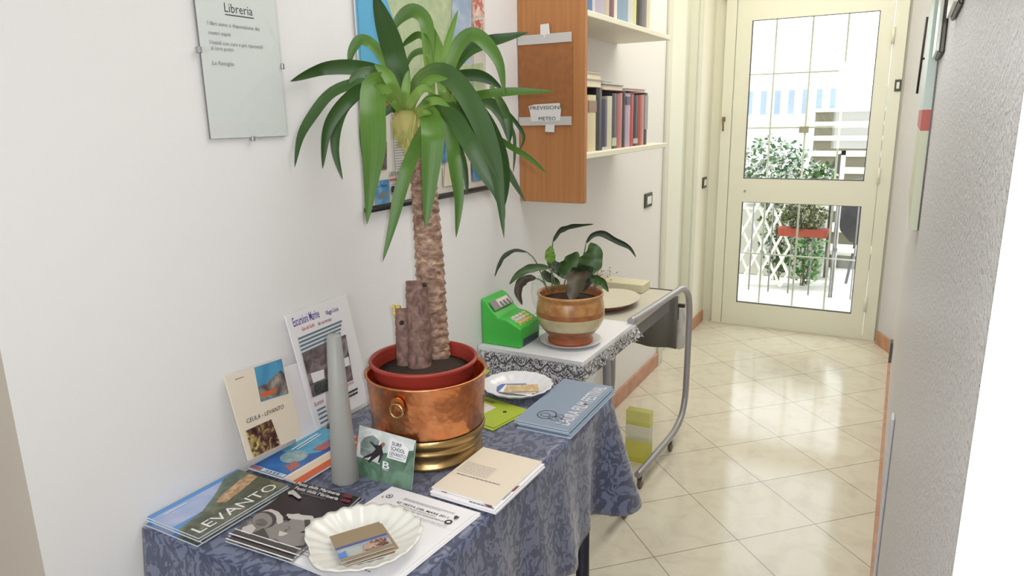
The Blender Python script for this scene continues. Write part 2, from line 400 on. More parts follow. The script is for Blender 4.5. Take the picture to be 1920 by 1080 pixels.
# clip frame "Libreria"
A = onx(392, 260, .004); Bq = onx(532, 256, .004); zt = 1.80
cf = thing('clip_frame', 'frameless glass picture frame holding a grey sheet headed Libreria, on the white wall', 'picture frame', (0, 1.06, 1.47))
sh = Sheet((.006, .957, zt), (.006, 1.158, zt), (.006, .957, 1.471), .004, mat('frame_backing', (120, 118, 118), .6), mat('grey_sheet', (232, 233, 230), .5))
iv = lambda px, py: sh.uv(px, py)
u, v = iv(421, 22); sh.text('Libreria', u, v, .0175, ink, w=.07)
u2, v2 = iv(481, 31); sh.rect(u, v+.012, u+.36, v+.018, ink)
for t_, (px, py), wd in (("I libri sono a disposizione dei", (389, 46), .128), ("nostri ospiti", (391, 64), .052), ("Usateli con cura e poi riponeteli", (393, 82), .132), ("al loro posto", (395, 93), .054), ("La Famiglia", (397, 121), .052)):
    u, v = iv(px, py); sh.text(t_, u, v, .0075, grey_ink, w=wd, ital=.25 if 'Fam' in t_ else 0)
sh.done('printed_sheet', parent=cf)
ob('glass', MB().box((.0066+.002, .956, 1.47), (.0086+.002, 1.159, zt), glassmat('clear_glass', (.97, .98, .98), .04)), cf)
for (y, z) in ((.954, 1.64), (1.161, 1.62)): ob('clip', MB().bevbox((.0, y-.004, z-.006), (.012, y+.003, z+.006), steel, .001), cf)
ob('clip', MB().bevbox((.0, 1.056, 1.464), (.012, 1.064, 1.474), steel, .001), cf)

# tourist map on the wall
Y0, Y1 = 1.412, 2.03
mp_ = thing('wall_map', 'large tourist map with blue sea and green land on the wall behind the tall plant', 'map', (0, 1.72, 1.27))
sm_ = Sheet((.008, Y0, 1.95), (.008, Y1, 1.95), (.008, Y0, 1.285), .002, paper, mat('map_paper', (205, 200, 190), .5))
sea = mat('map_sea_blue', (88, 168, 208), .45); land = blob('map_land_green', [(.3, (150, 170, 128)), (.5, (170, 184, 146)), (.7, (190, 198, 165))], 14)
lil = blob('map_blue_grey', [(.35, (140, 160, 185)), (.6, (175, 190, 205))], 14); salmon = blob('map_salmon', [(.4, (178, 100, 82)), (.6, (225, 200, 190))], 40)
dkb = blob('map_dark_picture', [(.35, (60, 55, 50)), (.7, (110, 100, 95))], 40); mblue = blob('map_blue_picture', [(.4, (60, 120, 165)), (.7, (110, 165, 200))], 25)
beig = mat('map_beige', (218, 206, 188), .5)
sm_.pix([(664, -30), (715, -30), (760, 40), (735, 105), (664, 130)], sea)
sm_.pix([(715, -30), (845, -30), (852, 130), (820, 150), (745, 150), (712, 110), (745, 60)], land)
sm_.pix([(664, 126), (715, 108), (745, 150), (700, 160), (664, 160)], sea)
sm_.pix([(846, -30), (882, -30), (884, 118), (850, 122)], lil)
sm_.pix([(884, -30), (905, -30), (908, 30), (884, 34)], salmon); sm_.pix([(884, 38), (905, 36), (906, 62), (884, 66)], salmon)
sm_.pix([(850, 124), (905, 118), (910, 200), (855, 210)], land)
sm_.pix([(715, 165), (742, 160), (746, 190), (717, 200)], mat('map_red', (196, 92, 70), .5)); sm_.pix([(676, 215), (690, 212), (694, 262), (679, 265)], salmon)
sm_.pix([(680, 268), (724, 266), (724, 318), (684, 322)], dkb)
sm_.pix([(701, 340), (728, 336), (730, 381), (704, 387)], mblue); u, v = sm_.uv(706, 352); sm_.text('Le Palme', u, v, .008, ink)
sm_.pix([(708, 366), (716, 358), (726, 364), (726, 370), (708, 374)], mat('map_grey_rock', (110, 120, 115), .6))
sm_.pix([(826, 240), (905, 225), (905, 262), (828, 308)], mblue); sm_.pix([(880, 265), (910, 258), (912, 335), (884, 340)], mblue)
sm_.pix([(828, 312), (880, 300), (880, 342), (829, 350)], beig)
a1, b1 = sm_.uv(732, 210); a2, b2 = sm_.uv(772, 318)
sm_.lines(a1, a2, b1, b2, 22, grey_ink, .3, 4)
u, v = sm_.uv(728, 331); sm_.text('LIBERAMPLEX', u, v, .012, ink, w=.065); sm_.lines(u, u+.1, v+.01, v+.02, 1, mat('red_ink', (180, 60, 50), .5), .9, 5)
a1, b1 = sm_.uv(731, 345); sm_.lines(a1, a1+.09, b1, b1+.05, 5, grey_ink, .3, 6); u, v = sm_.uv(732, 355); sm_.disc(u+.01, v, .015, ink)
a1, b1 = sm_.uv(690, 225); sm_.lines(a1, a1+.05, b1, b1+.06, 8, grey_ink, .3, 9)
a1, b1 = sm_.uv(830, 215); sm_.lines(a1, a1+.18, b1-.06, b1+.01, 8, grey_ink, .3, 8)
for (p, q2) in (((664, 160), (845, 150)), ((728, 160), (742, 380)), ((846, -30), (829, 350)), ((884, -30), (884, 340))):
    (ua, va), (ub, vb) = sm_.uv(*p), sm_.uv(*q2)
    dx, dy = (.002, 0) if abs(va-vb) > abs(ua-ub) else (0, .002); sm_.poly([(ua-dx, va-dy), (ub-dx, vb-dy), (ub+dx, vb+dy), (ua+dx, va+dy)], grey_ink)
sm_.rect(0, 0, .004, 1, ink)
sm_.done('map_sheet', parent=mp_)
ob('bottom_rod', MB().tube([(.012, Y0-.012, 1.276), (.012, Y1+.02, 1.278)], .0085, black, 12), mp_)
ob('top_rod', MB().tube([(.012, Y0-.012, 1.955), (.012, Y1+.02, 1.955)], .0085, black, 12), mp_)

# ---- bookcase: wood-faced side panel, cream shelves open to the corridor
bc = thing('bookcase', 'wall bookcase with orange wood side panel and cream shelves full of books', 'bookcase', (.0, 2.26, 1.2))
pw = bpy.data.materials.new('orange_wood_veneer'); pw.use_nodes = True; nt = pw.node_tree; b = nt.nodes['Principled BSDF']; b.inputs['Roughness'].default_value = .4
tc = nt.nodes.new('ShaderNodeTexCoord'); mpn = nt.nodes.new('ShaderNodeMapping'); mpn.inputs['Scale'].default_value = (60, 60, 2.2); n = nt.nodes.new('ShaderNodeTexNoise'); n.inputs['Scale'].default_value = 1.2; n.inputs['Detail'].default_value = 5
r = nt.nodes.new('ShaderNodeValToRGB'); r.color_ramp.elements[0].color = lin((168, 110, 62)); r.color_ramp.elements[1].color = lin((180, 122, 72)); r.color_ramp.elements[0].position = .35; r.color_ramp.elements[1].position = .65
nt.links.new(tc.outputs['Object'], mpn.inputs['Vector']); nt.links.new(mpn.outputs['Vector'], n.inputs['Vector']); nt.links.new(n.outputs['Fac'], r.inputs['Fac']); nt.links.new(r.outputs['Color'], b.inputs['Base Color'])
PX = .254
ob('side_panel', MB().bevbox((.002, 2.26, 1.206), (PX, 2.282, 2.4), pw, .0015), bc)
shm = mat('cream_shelf', (232, 228, 208), .45)
ZS = 1.358; ZU = 1.826
for z_ in (ZS, ZU, 2.29): ob('shelf', MB().bevbox((.002, 2.282, z_), (.252, 3.235, z_+.02), shm, .002), bc)
# notice holder on the panel: cork sheet, two grey strips, taped notes
cork = mat('brown_cork_sheet', (160, 102, 56), .75, bump=.2, bscale=300, var=.08, vscale=40)
nb = thing('notice_holder', 'brown cork sheet held by two grey strips on the side panel of the bookcase', 'notice board', (.12, 2.26, 1.35))
def onp(px, py): return ony(px, py, 2.26)
c1 = onp(968, 82); c2 = onp(1074, 218)
ob('cork_sheet', MB().box((.004, 2.2565, c2.z), (c2.x, 2.2595, c1.z), cork), nb)
gs = mat('grey_strip', (196, 192, 188), .4)
for (ya, yb) in ((64, 82), (219, 235)):
    za = onp(1020, ya).z; zb = onp(1020, yb).z
    ob('strip', MB().box((.004, 2.254, zb), (onp(1073, 72).x, 2.2565, za), gs), nb)
tape = mat('white_tape', (222, 220, 216), .6)
def note(pts, label, txts=(), m=tape, name='paper_note', cat='paper note', y=2.253):
    P = [ony(*p, y) for p in pts]; mb = MB(); mb.prism([tuple(p) for p in P], (0, .0008, 0), m)
    for (t, px, py, h, w) in txts:
        vs, fs, x0, x1 = text2d(t); B_ = ony(px, py, y-.0006); k = h/.7; kx = w/(x1-x0)
        mb.add([B_+Vector(((q.x-x0)*kx, 0, q.y*k)) for q in vs], fs, ink)
    return ob(name, mb, label=label, cat=cat)
note([(1013, 46), (1029, 44), (1031, 64), (1023, 65), (1021, 71), (1018, 66), (1013, 64)], 'small white tape scrap above the upper grey strip of the cork sheet')
note([(991, 199), (1002, 196), (1049, 193), (1052, 203), (1050, 226), (1030, 228), (996, 228), (994, 212)], 'torn white paper reading Previsioni Meteo taped over the lower grey strip', (('PREVISIONI', 994, 206, .0125, .118), ('METEO', 1010, 226, .0125, .066)), name='notice', cat='notice')
note([(1023, 234), (1040, 234), (1039, 248), (1022, 247)], 'small white tape scrap below the lower grey strip, under the Previsioni note')

# ---- books
bookm = {}
def bmatl(c): 
    k = 'book_%d_%d_%d' % c; return mat(k, c, .4)
pg = mat('book_pages', (226, 218, 200), .8)
def book(y0, y1, z0, h, col, label, d=.16, xf=.215, lean=0, band=None, group='books standing on the lower shelf'):
    """upright book: spine towards the corridor (+x)"""
    t = thing('book', label, 'book', ((xf-d/2), (y0+y1)/2, z0), group)
    g = .0008; y0 += g; y1 -= g; m = bmatl(col)
    cv = MB(); th = min(.003, (y1-y0)/4)
    cv.box((xf-d, y0, z0), (xf, y0+th, z0+h), m); cv.box((xf-d, y1-th, z0), (xf, y1, z0+h), m)
    cv.prism([(xf-.003, y0, z0), (xf-.003, y1, z0), (xf+.001, y1-th*.6, z0), (xf+.003, (y0+y1)/2, z0), (xf+.001, y0+th*.6, z0)], (0, 0, h), m)
    if band:
        for (a, bq, c) in band: cv.box((xf+.0005, y0+.0006, z0+h*a), (xf+.0038, y1-.0006, z0+h*bq), bmatl(c))
    o1 = ob('cover', cv, t); o2 = ob('pages', MB().box((xf-d+.004, y0+th, z0+.004), (xf-.003, y1-th, z0+h-.004), pg), t)
    if lean:
        t.rotation_euler = (lean, 0, 0)
    return t
zs = ZS+.02
XF = .215
def yy(px): return onx(px, 230, XF).y
def hh(px, py): return onx(px, py, XF).z-zs
lower = [(1092, 1102, 178, (196, 140, 120), 'orange-pink book', None), (1102, 1117, 178, (214, 200, 160), 'wide cream book', [(.7, .9, (150, 120, 100))]),
 (1117, 1128, 165, (42, 40, 44), 'tall glossy black book', None), (1128, 1138, 186, (60, 48, 78), 'dark purple book with silver foot', [(.0, .06, (190, 190, 190))]), (1138, 1147, 180, (205, 200, 175), 'cream book right of the dark purple one', None),
 (1147, 1155, 175, (70, 72, 82), 'dark slate book', [(.05, .2, (190, 190, 170))]), (1155, 1160, 176, (150, 100, 96), 'thin dusty red book', None), (1160, 1166, 174, (196, 120, 116), 'thin salmon book', None),
 (1166, 1172, 172, (52, 42, 50), 'thin black-brown book', None), (1172, 1181, 176, (178, 158, 178), 'lilac book', [(.8, .95, (80, 60, 80))]), (1181, 1187, 176, (186, 66, 70), 'bright red book right of the lilac one', None),
 (1187, 1195, 178, (34, 30, 36), 'black book between two red ones', [(.05, .15, (180, 180, 180))]), (1195, 1203, 178, (160, 56, 52), 'dark red book', None), (1203, 1207, 177, (206, 150, 140), 'very thin pale pink book', None), (1207, 1213, 174, (56, 56, 62), 'dark grey book at the right end of the row', [(.3, .95, (150, 150, 150))])]
for (a, c, top, col, lb, bd) in lower:
    ya, yb = yy(a), yy(c)
    if ya < 2.285: ya = 2.285
    book(ya, yb, zs, hh((a+c)/2, top), col, lb+' standing on the lower shelf', band=bd)
zu = ZU+.02
upper = [(1092, 1110, (70, 110, 160), 'blue book nearest the wood panel'), (1110, 1116, (200, 196, 205), 'thin white book beside the blue one'), (1116, 1134, (176, 166, 186), 'wide mauve book'), (1134, 1142, (190, 180, 150), 'beige book'),
 (1142, 1151, (120, 80, 96), 'plum book'), (1151, 1157, (225, 214, 205), 'thin cream-white book left of the blue-grey one'), (1157, 1177, (128, 154, 180), 'wide blue-grey book'), (1177, 1187, (205, 205, 200), 'pale grey book'), (1187, 1193, (214, 210, 140), 'thin yellow-green book'),
 (1193, 1203, (38, 34, 36), 'black book'), (1203, 1212, (110, 110, 120), 'speckled grey book'), (1212, 1219, (215, 205, 175), 'cream book at the right end of the row')]
for i, (a, c, col, lb) in enumerate(upper):
    ya = max(2.285, onx(a, 30, XF).y); yb = onx(c, 30, XF).y
    book(ya, yb, zu, (.235, .21, .24, .2, .22, .21, .235, .2, .2, .23, .21, .19)[i], col, lb+' standing on the upper shelf', group='books standing on the upper shelf')
# books lying across the tops of the lower row
def flat(ya, yb, x0, x1, z0, h, col, label, edge=None):
    t = thing('book', label, 'book', ((x0+x1)/2, (ya+yb)/2, z0), 'books lying on top of the lower row')
    m = bmatl(col); ob('cover', MB().box((x0, ya, z0), (x1, yb, z0+.0025), m).box((x0, ya, z0+h-.0025), (x1, yb, z0+h), m).box((x0, ya, z0), (x0+.003, yb, z0+h), m), t)
    ob('pages', MB().box((x0+.003, ya+.003, z0+.0025), (x1-.004, yb-.003, z0+h-.0025), pg), t); return t
T1 = zs+.225
def zt_(px, py): return onx(px, py, XF).z
hA = max(hh((a+c)/2, top) for (a, c, top, *_) in lower[:3])+zs+.001
hB = max(hh((a+c)/2, top) for (a, c, top, *_) in lower[3:9])+zs+.001
hC = max(hh((a+c)/2, top) for (a, c, top, *_) in lower[9:])+zs+.001
flat(2.29, yy(1125), .05, .222, hA, .028, (205, 190, 160), 'thick cream-edged book lying on the left end of the lower row')
flat(2.29, yy(1127), .05, .216, hA+.029, .022, (214, 204, 180), 'pale book lying topmost at the left end of the lower row')
flat(yy(1129), yy(1165), .06, .222, hB, .022, (130, 100, 84), 'brown-covered book lying on the middle of the lower row')
flat(yy(1129), yy(1146), .07, .218, hB+.023, .012, (214, 222, 214), 'pale green-white book lying on the brown-covered one')
flat(yy(1174), yy(1206), .06, .222, hC, .012, (196, 150, 150), 'thin pink-white book lying on the right end of the lower row')

# ================================================================== THINGS ON THE RIGHT WALL (seen almost edge-on)
XR = 1.2635
po = thing('poster_board', 'tall pale poster with a red patch hanging edge-on along the rough right wall', 'poster', (1.255, 2.2, 1.225))
for (z0, z1, m) in ((1.225, 1.455, mat('poster_cream', (205, 208, 180), .5)), (1.455, 1.502, mat('poster_red', (186, 84, 74), .5)), (1.502, 2.1, mat('poster_green_grey', (160, 176, 164), .35))):
    ob('poster_band', MB().box((1.243, 1.9, z0), (XR-.002, 2.6, z1), m), po)
ob('poster_edge', MB().box((1.2605, 1.897, 1.225), (XR, 1.9, 2.1), dark), po)
for (y0_, y1_, z_, x_, lb) in ((1.6, 1.85, 1.605, 1.249, 'slim dark-edged picture frame on the right wall, nearer than the tall poster'), (1.1, 1.3, 1.63, 1.252, 'picture frame corner at the top of the right wall, nearest the camera')):
    t = thing('picture_frame', lb, 'picture frame', (1.258, (y0_+y1_)/2, z_))
    ob('frame', MB().bevbox((x_+.006, y0_, z_), (XR, y1_, 2.2), dark, .002), t)
    ob('mount', MB().bevbox((x_, y0_+.002, z_+.004), (x_+.006, y1_-.002, 2.19), mat('picture_pale', (200, 205, 190), .2), .001), t)
kh = MB(); kh.tube([(1.235, 3.0, 1.56), (1.24, 3.0, 1.82)], .004, black, 8); kh.tube([(1.235, 3.0, 1.68), (1.262, 3.0, 1.68)], .004, black, 8)
ob('coat_hook', kh, label='thin black metal hook bar on the right wall beyond the poster board', cat='hook')
q = ony(1683, 782, 2.0)
ob('cable_duct', MB().bevbox((q.x-.014, 1.98, 0), (XR-.0005, 2.03, q.z), mat('white_duct', (214, 214, 218), .4), .003), label='white vertical cable duct low on the right wall', cat='cable duct')
o = thing('wall_socket', 'dark socket just above the baseboard on the far right wall', 'socket', (1.255, 4.1, .25))
ob('socket_body', MB().bevbox((1.249, 4.04, .2), (XR-.001, 4.12, .31), mat('dark_grey_plastic', (80, 78, 80), .4), .002), o)

# ================================================================== TABLE WITH BLUE CLOTH
TZ = .745
navy = mat('navy_painted_metal', (32, 36, 52), .35)
tb = thing('table', 'small table with dark round legs under the blue cloth', 'table', (.29, 1.2, 0))
ob('tabletop', MB().bevbox((.02, .71, TZ-.03), (.565, 1.69, TZ), mat('table_wood', (120, 90, 70), .5), .004), tb)
for (x, y) in ((.06, .76), (.52, .76), (.06, 1.64), (.52, 1.64)): ob('leg', MB().lathe((x, y, 0), [(.017, 0), (.019, .02), (.019, TZ-.03)], navy, 20, close=True), tb)
def drape(x0, x1, y0, y1, z, drop, flare, per, nd, m, rc=.012, gx=26, gy=36):
    """cloth: flat top + skirt round front (y0), right (x1), back (y1)"""
    mb = MB(); vs = []
    for j in range(gy+1):
        for i in range(gx+1):
            x = x0+(x1-x0)*i/gx; y = y0+(y1-y0)*j/gy; mb.v.append(Vector((x, y, z))); mb.uv[len(mb.v)-1] = (x, y-9)
    for j in range(gy):
        for i in range(gx): a = j*(gx+1)+i; mb.f.append((a, a+1, a+gx+2, a+gx+1)); mb.m.append(mb.mi(m)); mb.sm.add(len(mb.f)-1)
    L1 = x1-x0; L2 = y1-y0; tot = 2*L1+L2; path = []
    for k in range(per+1):
        s = tot*k/per
        if s <= L1: p = Vector((x0+s, y0, 0)); n = Vector((0, -1, 0)); c = max(0, 1-(L1-s)/.05)
        elif s <= L1+L2: p = Vector((x1, y0+s-L1, 0)); n = Vector((1, 0, 0)); c = max(0, 1-(s-L1)/.05, 1-(L1+L2-s)/.05)
        else: p = Vector((x1-(s-L1-L2), y1, 0)); n = Vector((0, 1, 0)); c = max(0, 1-(s-L1-L2)/.05)
        if s < L1+L2/2: cn = Vector((1, -1, 0)).normalized()
        else: cn = Vector((1, 1, 0)).normalized()
        n = (n*(1-c)+cn*c).normalized(); path.append((s, p, n))
    base = len(mb.v)
    for (s, p, n) in path:
        D = drop(s); 
        for j in range(nd+1):
            t = j/nd; f = flare(s, t); q = p+n*f; q.z = z-D*(t if t > .0 else 0)
            mb.v.append(q); mb.uv[len(mb.v)-1] = (s, D*t+.0001)
    for k in range(per):
        for j in range(nd):
            a = base+k*(nd+1)+j; mb.f.append((a, a+1, a+nd+2, a+nd+1)); mb.m.append(mb.mi(m)); mb.sm.add(len(mb.f)-1)
    return mb
# damask
dm = bpy.data.materials.new('blue_damask'); dm.use_nodes = True; nt = dm.node_tree; b = nt.nodes['Principled BSDF']
b.inputs['Roughness'].default_value = .55; b.inputs['Sheen Weight'].default_value = .3
tc = nt.nodes.new('ShaderNodeTexCoord'); mpn = nt.nodes.new('ShaderNodeMapping'); mpn.inputs['Scale'].default_value = (36, 27, 1)
n1 = nt.nodes.new('ShaderNodeTexNoise'); n1.inputs['Scale'].default_value = .8; n1.inputs['Detail'].default_value = 2.6; n1.inputs['Distortion'].default_value = 2.2
vo = nt.nodes.new('ShaderNodeTexVoronoi'); vo.feature = 'DISTANCE_TO_EDGE'; vo.inputs['Scale'].default_value = .95
mixv = nt.nodes.new('ShaderNodeMix'); mixv.data_type = 'VECTOR'; mixv.inputs[0].default_value = .55
nn = nt.nodes.new('ShaderNodeTexNoise'); nn.inputs['Scale'].default_value = .55; nn.inputs['Detail'].default_value = 2
scl = nt.nodes.new('ShaderNodeVectorMath'); scl.operation = 'MULTIPLY_ADD'; scl.inputs[1].default_value = (3.2, 3.2, 3.2)
nt.links.new(tc.outputs['UV'], mpn.inputs['Vector']); nt.links.new(mpn.outputs['Vector'], nn.inputs['Vector'])
nt.links.new(nn.outputs['Color'], scl.inputs[0]); nt.links.new(mpn.outputs['Vector'], scl.inputs[2])
nt.links.new(scl.outputs[0], vo.inputs['Vector']); nt.links.new(scl.outputs[0], n1.inputs['Vector'])
ad = nt.nodes.new('ShaderNodeMath'); ad.operation = 'MULTIPLY_ADD'; ad.inputs[1].default_value = .9
nt.links.new(vo.outputs['Distance'], ad.inputs[0]); nt.links.new(n1.outputs['Fac'], ad.inputs[2])
r = nt.nodes.new('ShaderNodeValToRGB'); e = r.color_ramp.elements; e[0].position = .56; e[0].color = lin((60, 66, 92)); e[1].position = .64; e[1].color = lin((100, 107, 134))
nt.links.new(ad.outputs[0], r.inputs['Fac']); nt.links.new(r.outputs['Color'], b.inputs['Base Color'])
r2 = nt.nodes.new('ShaderNodeMapRange'); r2.inputs['From Min'].default_value = .56; r2.inputs['From Max'].default_value = .64; r2.inputs['To Min'].default_value = .6; r2.inputs['To Max'].default_value = .36
nt.links.new(ad.outputs[0], r2.inputs['Value']); nt.links.new(r2.outputs[0], b.inputs['Roughness'])
L1c, L2c = .572, 1.0
def c_drop(s):
    d1 = abs(s-(L1c+L2c)); d0 = abs(s-L1c)
    return .305+.015*math.exp(-(d1/.11)**2)+.10*math.exp(-(d0/.1)**2)+.012*sin(s*21)
def c_flare(s, t):
    d1 = s-(L1c+L2c); d0 = abs(s-L1c)
    return .0+t*(.026+.012*sin(s*17)+.007*sin(s*41+1)) + .058*t*math.exp(-(d1/.05)**2) - .03*t*math.exp(-((d1+.11)/.06)**2) - .03*t*math.exp(-((d1-.1)/.05)**2) + .05*t*math.exp(-(d0/.06)**2)
cl = drape(.006, .006+L1c, .70, 1.70, .7495, c_drop, c_flare, 230, 16, dm)
ob('tablecloth', cl, label='blue damask tablecloth with floral pattern hanging over the small table', cat='tablecloth', solid=.0015)
TT = .7505   # cloth surface

# ================================================================== TROLLEY, LACE AND WHAT STANDS ON THEM
tr = thing('trolley', 'grey tubular steel trolley on casters with a grey top beside the wall', 'trolley', (.22, 2.55, 0))
topm = mat('trolley_grey_laminate', (205, 200, 186), .4, var=.04, vscale=6)
ob('top', MB().bevbox((.02, 1.95, .722), (.388, 2.98, .744), topm, .003), tr)
ob('front_shade_panel', MB().box((.02, 1.952, .635), (.386, 1.958, .722), mat('lace_backing_shade', (118, 116, 116), .6)), tr)  # dark sheet added behind the lace in place of shade
ob('side_shade_strip', MB().box((.380, 1.96, .672), (.386, 2.9, .722), MATS['lace_backing_shade']), tr)  # added dark strip, standing in for shade behind the side lace
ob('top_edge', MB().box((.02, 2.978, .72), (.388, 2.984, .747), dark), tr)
tube = smooth([Vector(p) for p in ((.385, 2.40, .757), (.398, 2.65, .757), (.408, 2.88, .757), (.412, 3.0, .752), (.415, 3.085, .71), (.416, 3.12, .63), (.416, 3.125, .5), (.415, 3.125, .3), (.414, 3.12, .2), (.412, 3.08, .12), (.408, 2.99, .08), (.402, 2.85, .07), (.387, 2.52, .07))], 60)
ob('right_frame_tube', MB().tube(tube, .0145, steel, 14), tr)
ob('left_frame_tube', MB().tube([p-Vector((p.x-.045, 0, 0)) for p in tube], .0145, steel, 12), tr)
nl = smooth([Vector(p) for p in ((.395, 2.13, .72), (.397, 2.14, .5), (.4, 2.15, .25), (.402, 2.16, .12), (.405, 2.20, .08), (.41, 2.33, .07))], 30)
ob('near_leg_tube', MB().tube(nl, .0135, steel, 12), tr)
ob('near_leg_tube', MB().tube([Vector((.045, p.y, p.z)) for p in nl], .0135, steel, 12), tr)
cb = mat('caster_brown', (105, 92, 80), .4)
def caster(x, y):
    t = ob('caster', MB().lathe((x, y, .045), [(.006, 0), (.006, .02)], steel, 10, close=True).bevbox((x-.011, y-.012, .03), (x-.008, y+.012, .052), steel, .001).bevbox((x+.008, y-.012, .03), (x+.011, y+.012, .052), steel, .001), tr)
    w = MB(); n = 20
    vs = []; 
    for (dx, rr) in ((-.008, .019), (-.006, .024), (.006, .024), (.008, .019)):
        for i in range(n): a = 2*pi*i/n; vs.append((x+dx, y+rr*cos(a), .024+rr*sin(a)))
    w.add(vs, [(j*n+i, j*n+(i+1) % n, (j+1)*n+(i+1) % n, (j+1)*n+i) for j in range(3) for i in range(n)]+[tuple(reversed(range(n))), tuple(range(3*n, 4*n))], cb)
    ob('wheel', w, t)
for (x, y) in ((.41, 2.31), (.39, 2.55), (.405, 2.93), (.05, 2.31), (.05, 2.55), (.05, 2.93)): caster(x, y)
# end panel below the top
pm = MB(); nP = 14; px0 = ony(1172, 643, 3.0).x; px1 = ony(1267, 655, 3.0).x; zb_ = ony(1267, 655, 3.0).z
vs = []; 
for i in range(nP+1):
    t = i/nP; x = px0+(px1-px0)*t; y = 3.0+.012*sin(t*9)
    vs += [(x, y, zb_), (x, y, .715)]
pm.add(vs, [(2*i, 2*i+2, 2*i+3, 2*i+1) for i in range(nP)], mat('dark_grey_panel', (112, 110, 104), .5, metal=.1), True)
ob('end_panel', pm, tr, solid=.004)
ob('bracket', MB().box((px1-.005, 3.02, .66), (.42, 3.034, .675), dark).box((.385, 3.02, .60), (.392, 3.034, .66), dark), tr)
# plastic bag between panel and post
bgm = mat('white_plastic_bag', (206, 202, 200), .35, var=.06, vscale=30)
bgb = MB(); pr = [(.004, .0), (.018, .01), (.022, .05), (.018, .1), (.02, .15), (.012, .19), (.004, .2)]
bgb.lathe((.388, 3.075, ony(1275, 655, 3.075).z), pr, bgm, 18, wob=lambda a, z: .25*sin(3*a+z*40))
ob('plastic_bag', bgb, label='crumpled white plastic bag hanging at the far end of the trolley', cat='plastic bag')
# yellow translucent box on the floor
ya_ = 2.8
a0 = onz(1172, 862, 0); a1_ = onz(1224, 858, 0); ztb = ony(1195, 772, a0.y).z
yb_ = thing('plastic_box', 'upright translucent box with yellow and clear bands on the floor under the trolley', 'box', ((a0.x+a1_.x)/2, a0.y, 0))
def soft(name, col, a):
    m = mat(name, col, .4, alpha=a); return m
bands = [(0, .42, (228, 224, 60), .6), (.42, .72, (226, 224, 205), .4), (.72, 1, (226, 224, 90), .55)]
for i, (p0, p1, c, al) in enumerate(bands):
    m_ = soft('box_band_%s' % ('yellow', 'clear', 'pale_yellow')[i], c, al)
    ob('box_band', MB().box((a0.x, a0.y, ztb*p0+.001), (a1_.x+.005, a0.y+.045, ztb*p1), m_), yb_)

# lace
lm = bpy.data.materials.new('white_lace'); lm.use_nodes = True; nt = lm.node_tree; b = nt.nodes['Principled BSDF']; b.inputs['Base Color'].default_value = lin((228, 227, 230)); b.inputs['Roughness'].default_value = .8
def MN(op, a, c=None, cl=False):
    n = nt.nodes.new('ShaderNodeMath'); n.operation = op; n.use_clamp = cl
    for i, x in enumerate((a, c)):
        if x is None: continue
        if isinstance(x, (int, float)): n.inputs[i].default_value = x
        else: nt.links.new(x, n.inputs[i])
    return n.outputs[0]
tc = nt.nodes.new('ShaderNodeTexCoord'); sx = nt.nodes.new('ShaderNodeSeparateXYZ'); nt.links.new(tc.outputs['UV'], sx.inputs[0]); U_, V_ = sx.outputs[0], sx.outputs[1]
P_ = .066
ab = MN('ABSOLUTE', MN('SINE', MN('MULTIPLY', U_, pi/P_)))
arc = MN('ADD', MN('MULTIPLY', ab, .026), .022)           # swag line depth
hole1 = MN('LESS_THAN', MN('ABSOLUTE', MN('SUBTRACT', V_, arc)), .0034)
cu = MN('ABSOLUTE', MN('SUBTRACT', MN('FRACT', MN('ADD', MN('DIVIDE', U_, P_), .5)), .5))   # 0 at cusps
hole2 = MN('LESS_THAN', MN('ADD', MN('MULTIPLY', cu, P_*2.2), MN('ABSOLUTE', MN('SUBTRACT', V_, .042))), .0065)
vo = nt.nodes.new('ShaderNodeTexVoronoi'); vo.inputs['Scale'].default_value = 240; nt.links.new(tc.outputs['UV'], vo.inputs['Vector'])
fine = MN('MULTIPLY', MN('GREATER_THAN', vo.outputs['Distance'], .50), MN('GREATER_THAN', V_, .012))
br_ = nt.nodes.new('ShaderNodeTexNoise'); br_.inputs['Scale'].default_value = 60; nt.links.new(tc.outputs['UV'], br_.inputs['Vector'])
fine = MN('MULTIPLY', fine, MN('GREATER_THAN', br_.outputs['Fac'], .40))
holes = MN('MAXIMUM', MN('MAXIMUM', MN('MULTIPLY', hole1, MN('GREATER_THAN', V_, .0)), MN('MULTIPLY', hole2, MN('GREATER_THAN', V_, .0))), fine)
nt.links.new(MN('SUBTRACT', 1, holes, True), b.inputs['Alpha'])
LW = .388
def l_drop(s):
    return .095+.018*abs(sin(pi*s/P_)) - (.045*min(1, max(0, (s-LW-.02)/.1)))*(1 if s < LW+.6 else 0)
lc = drape(.004, .004+LW, 1.935, 2.42, .7475, l_drop, lambda s, t: t*(.006+.006*sin(s*33)) + .04*t*math.exp(-((s-LW-.485)/.03)**2), 260, 10, lm)
ob('lace_cloth', lc, label='white lace cloth with scalloped openwork hem on the trolley', cat='lace cloth')
LT = .7485
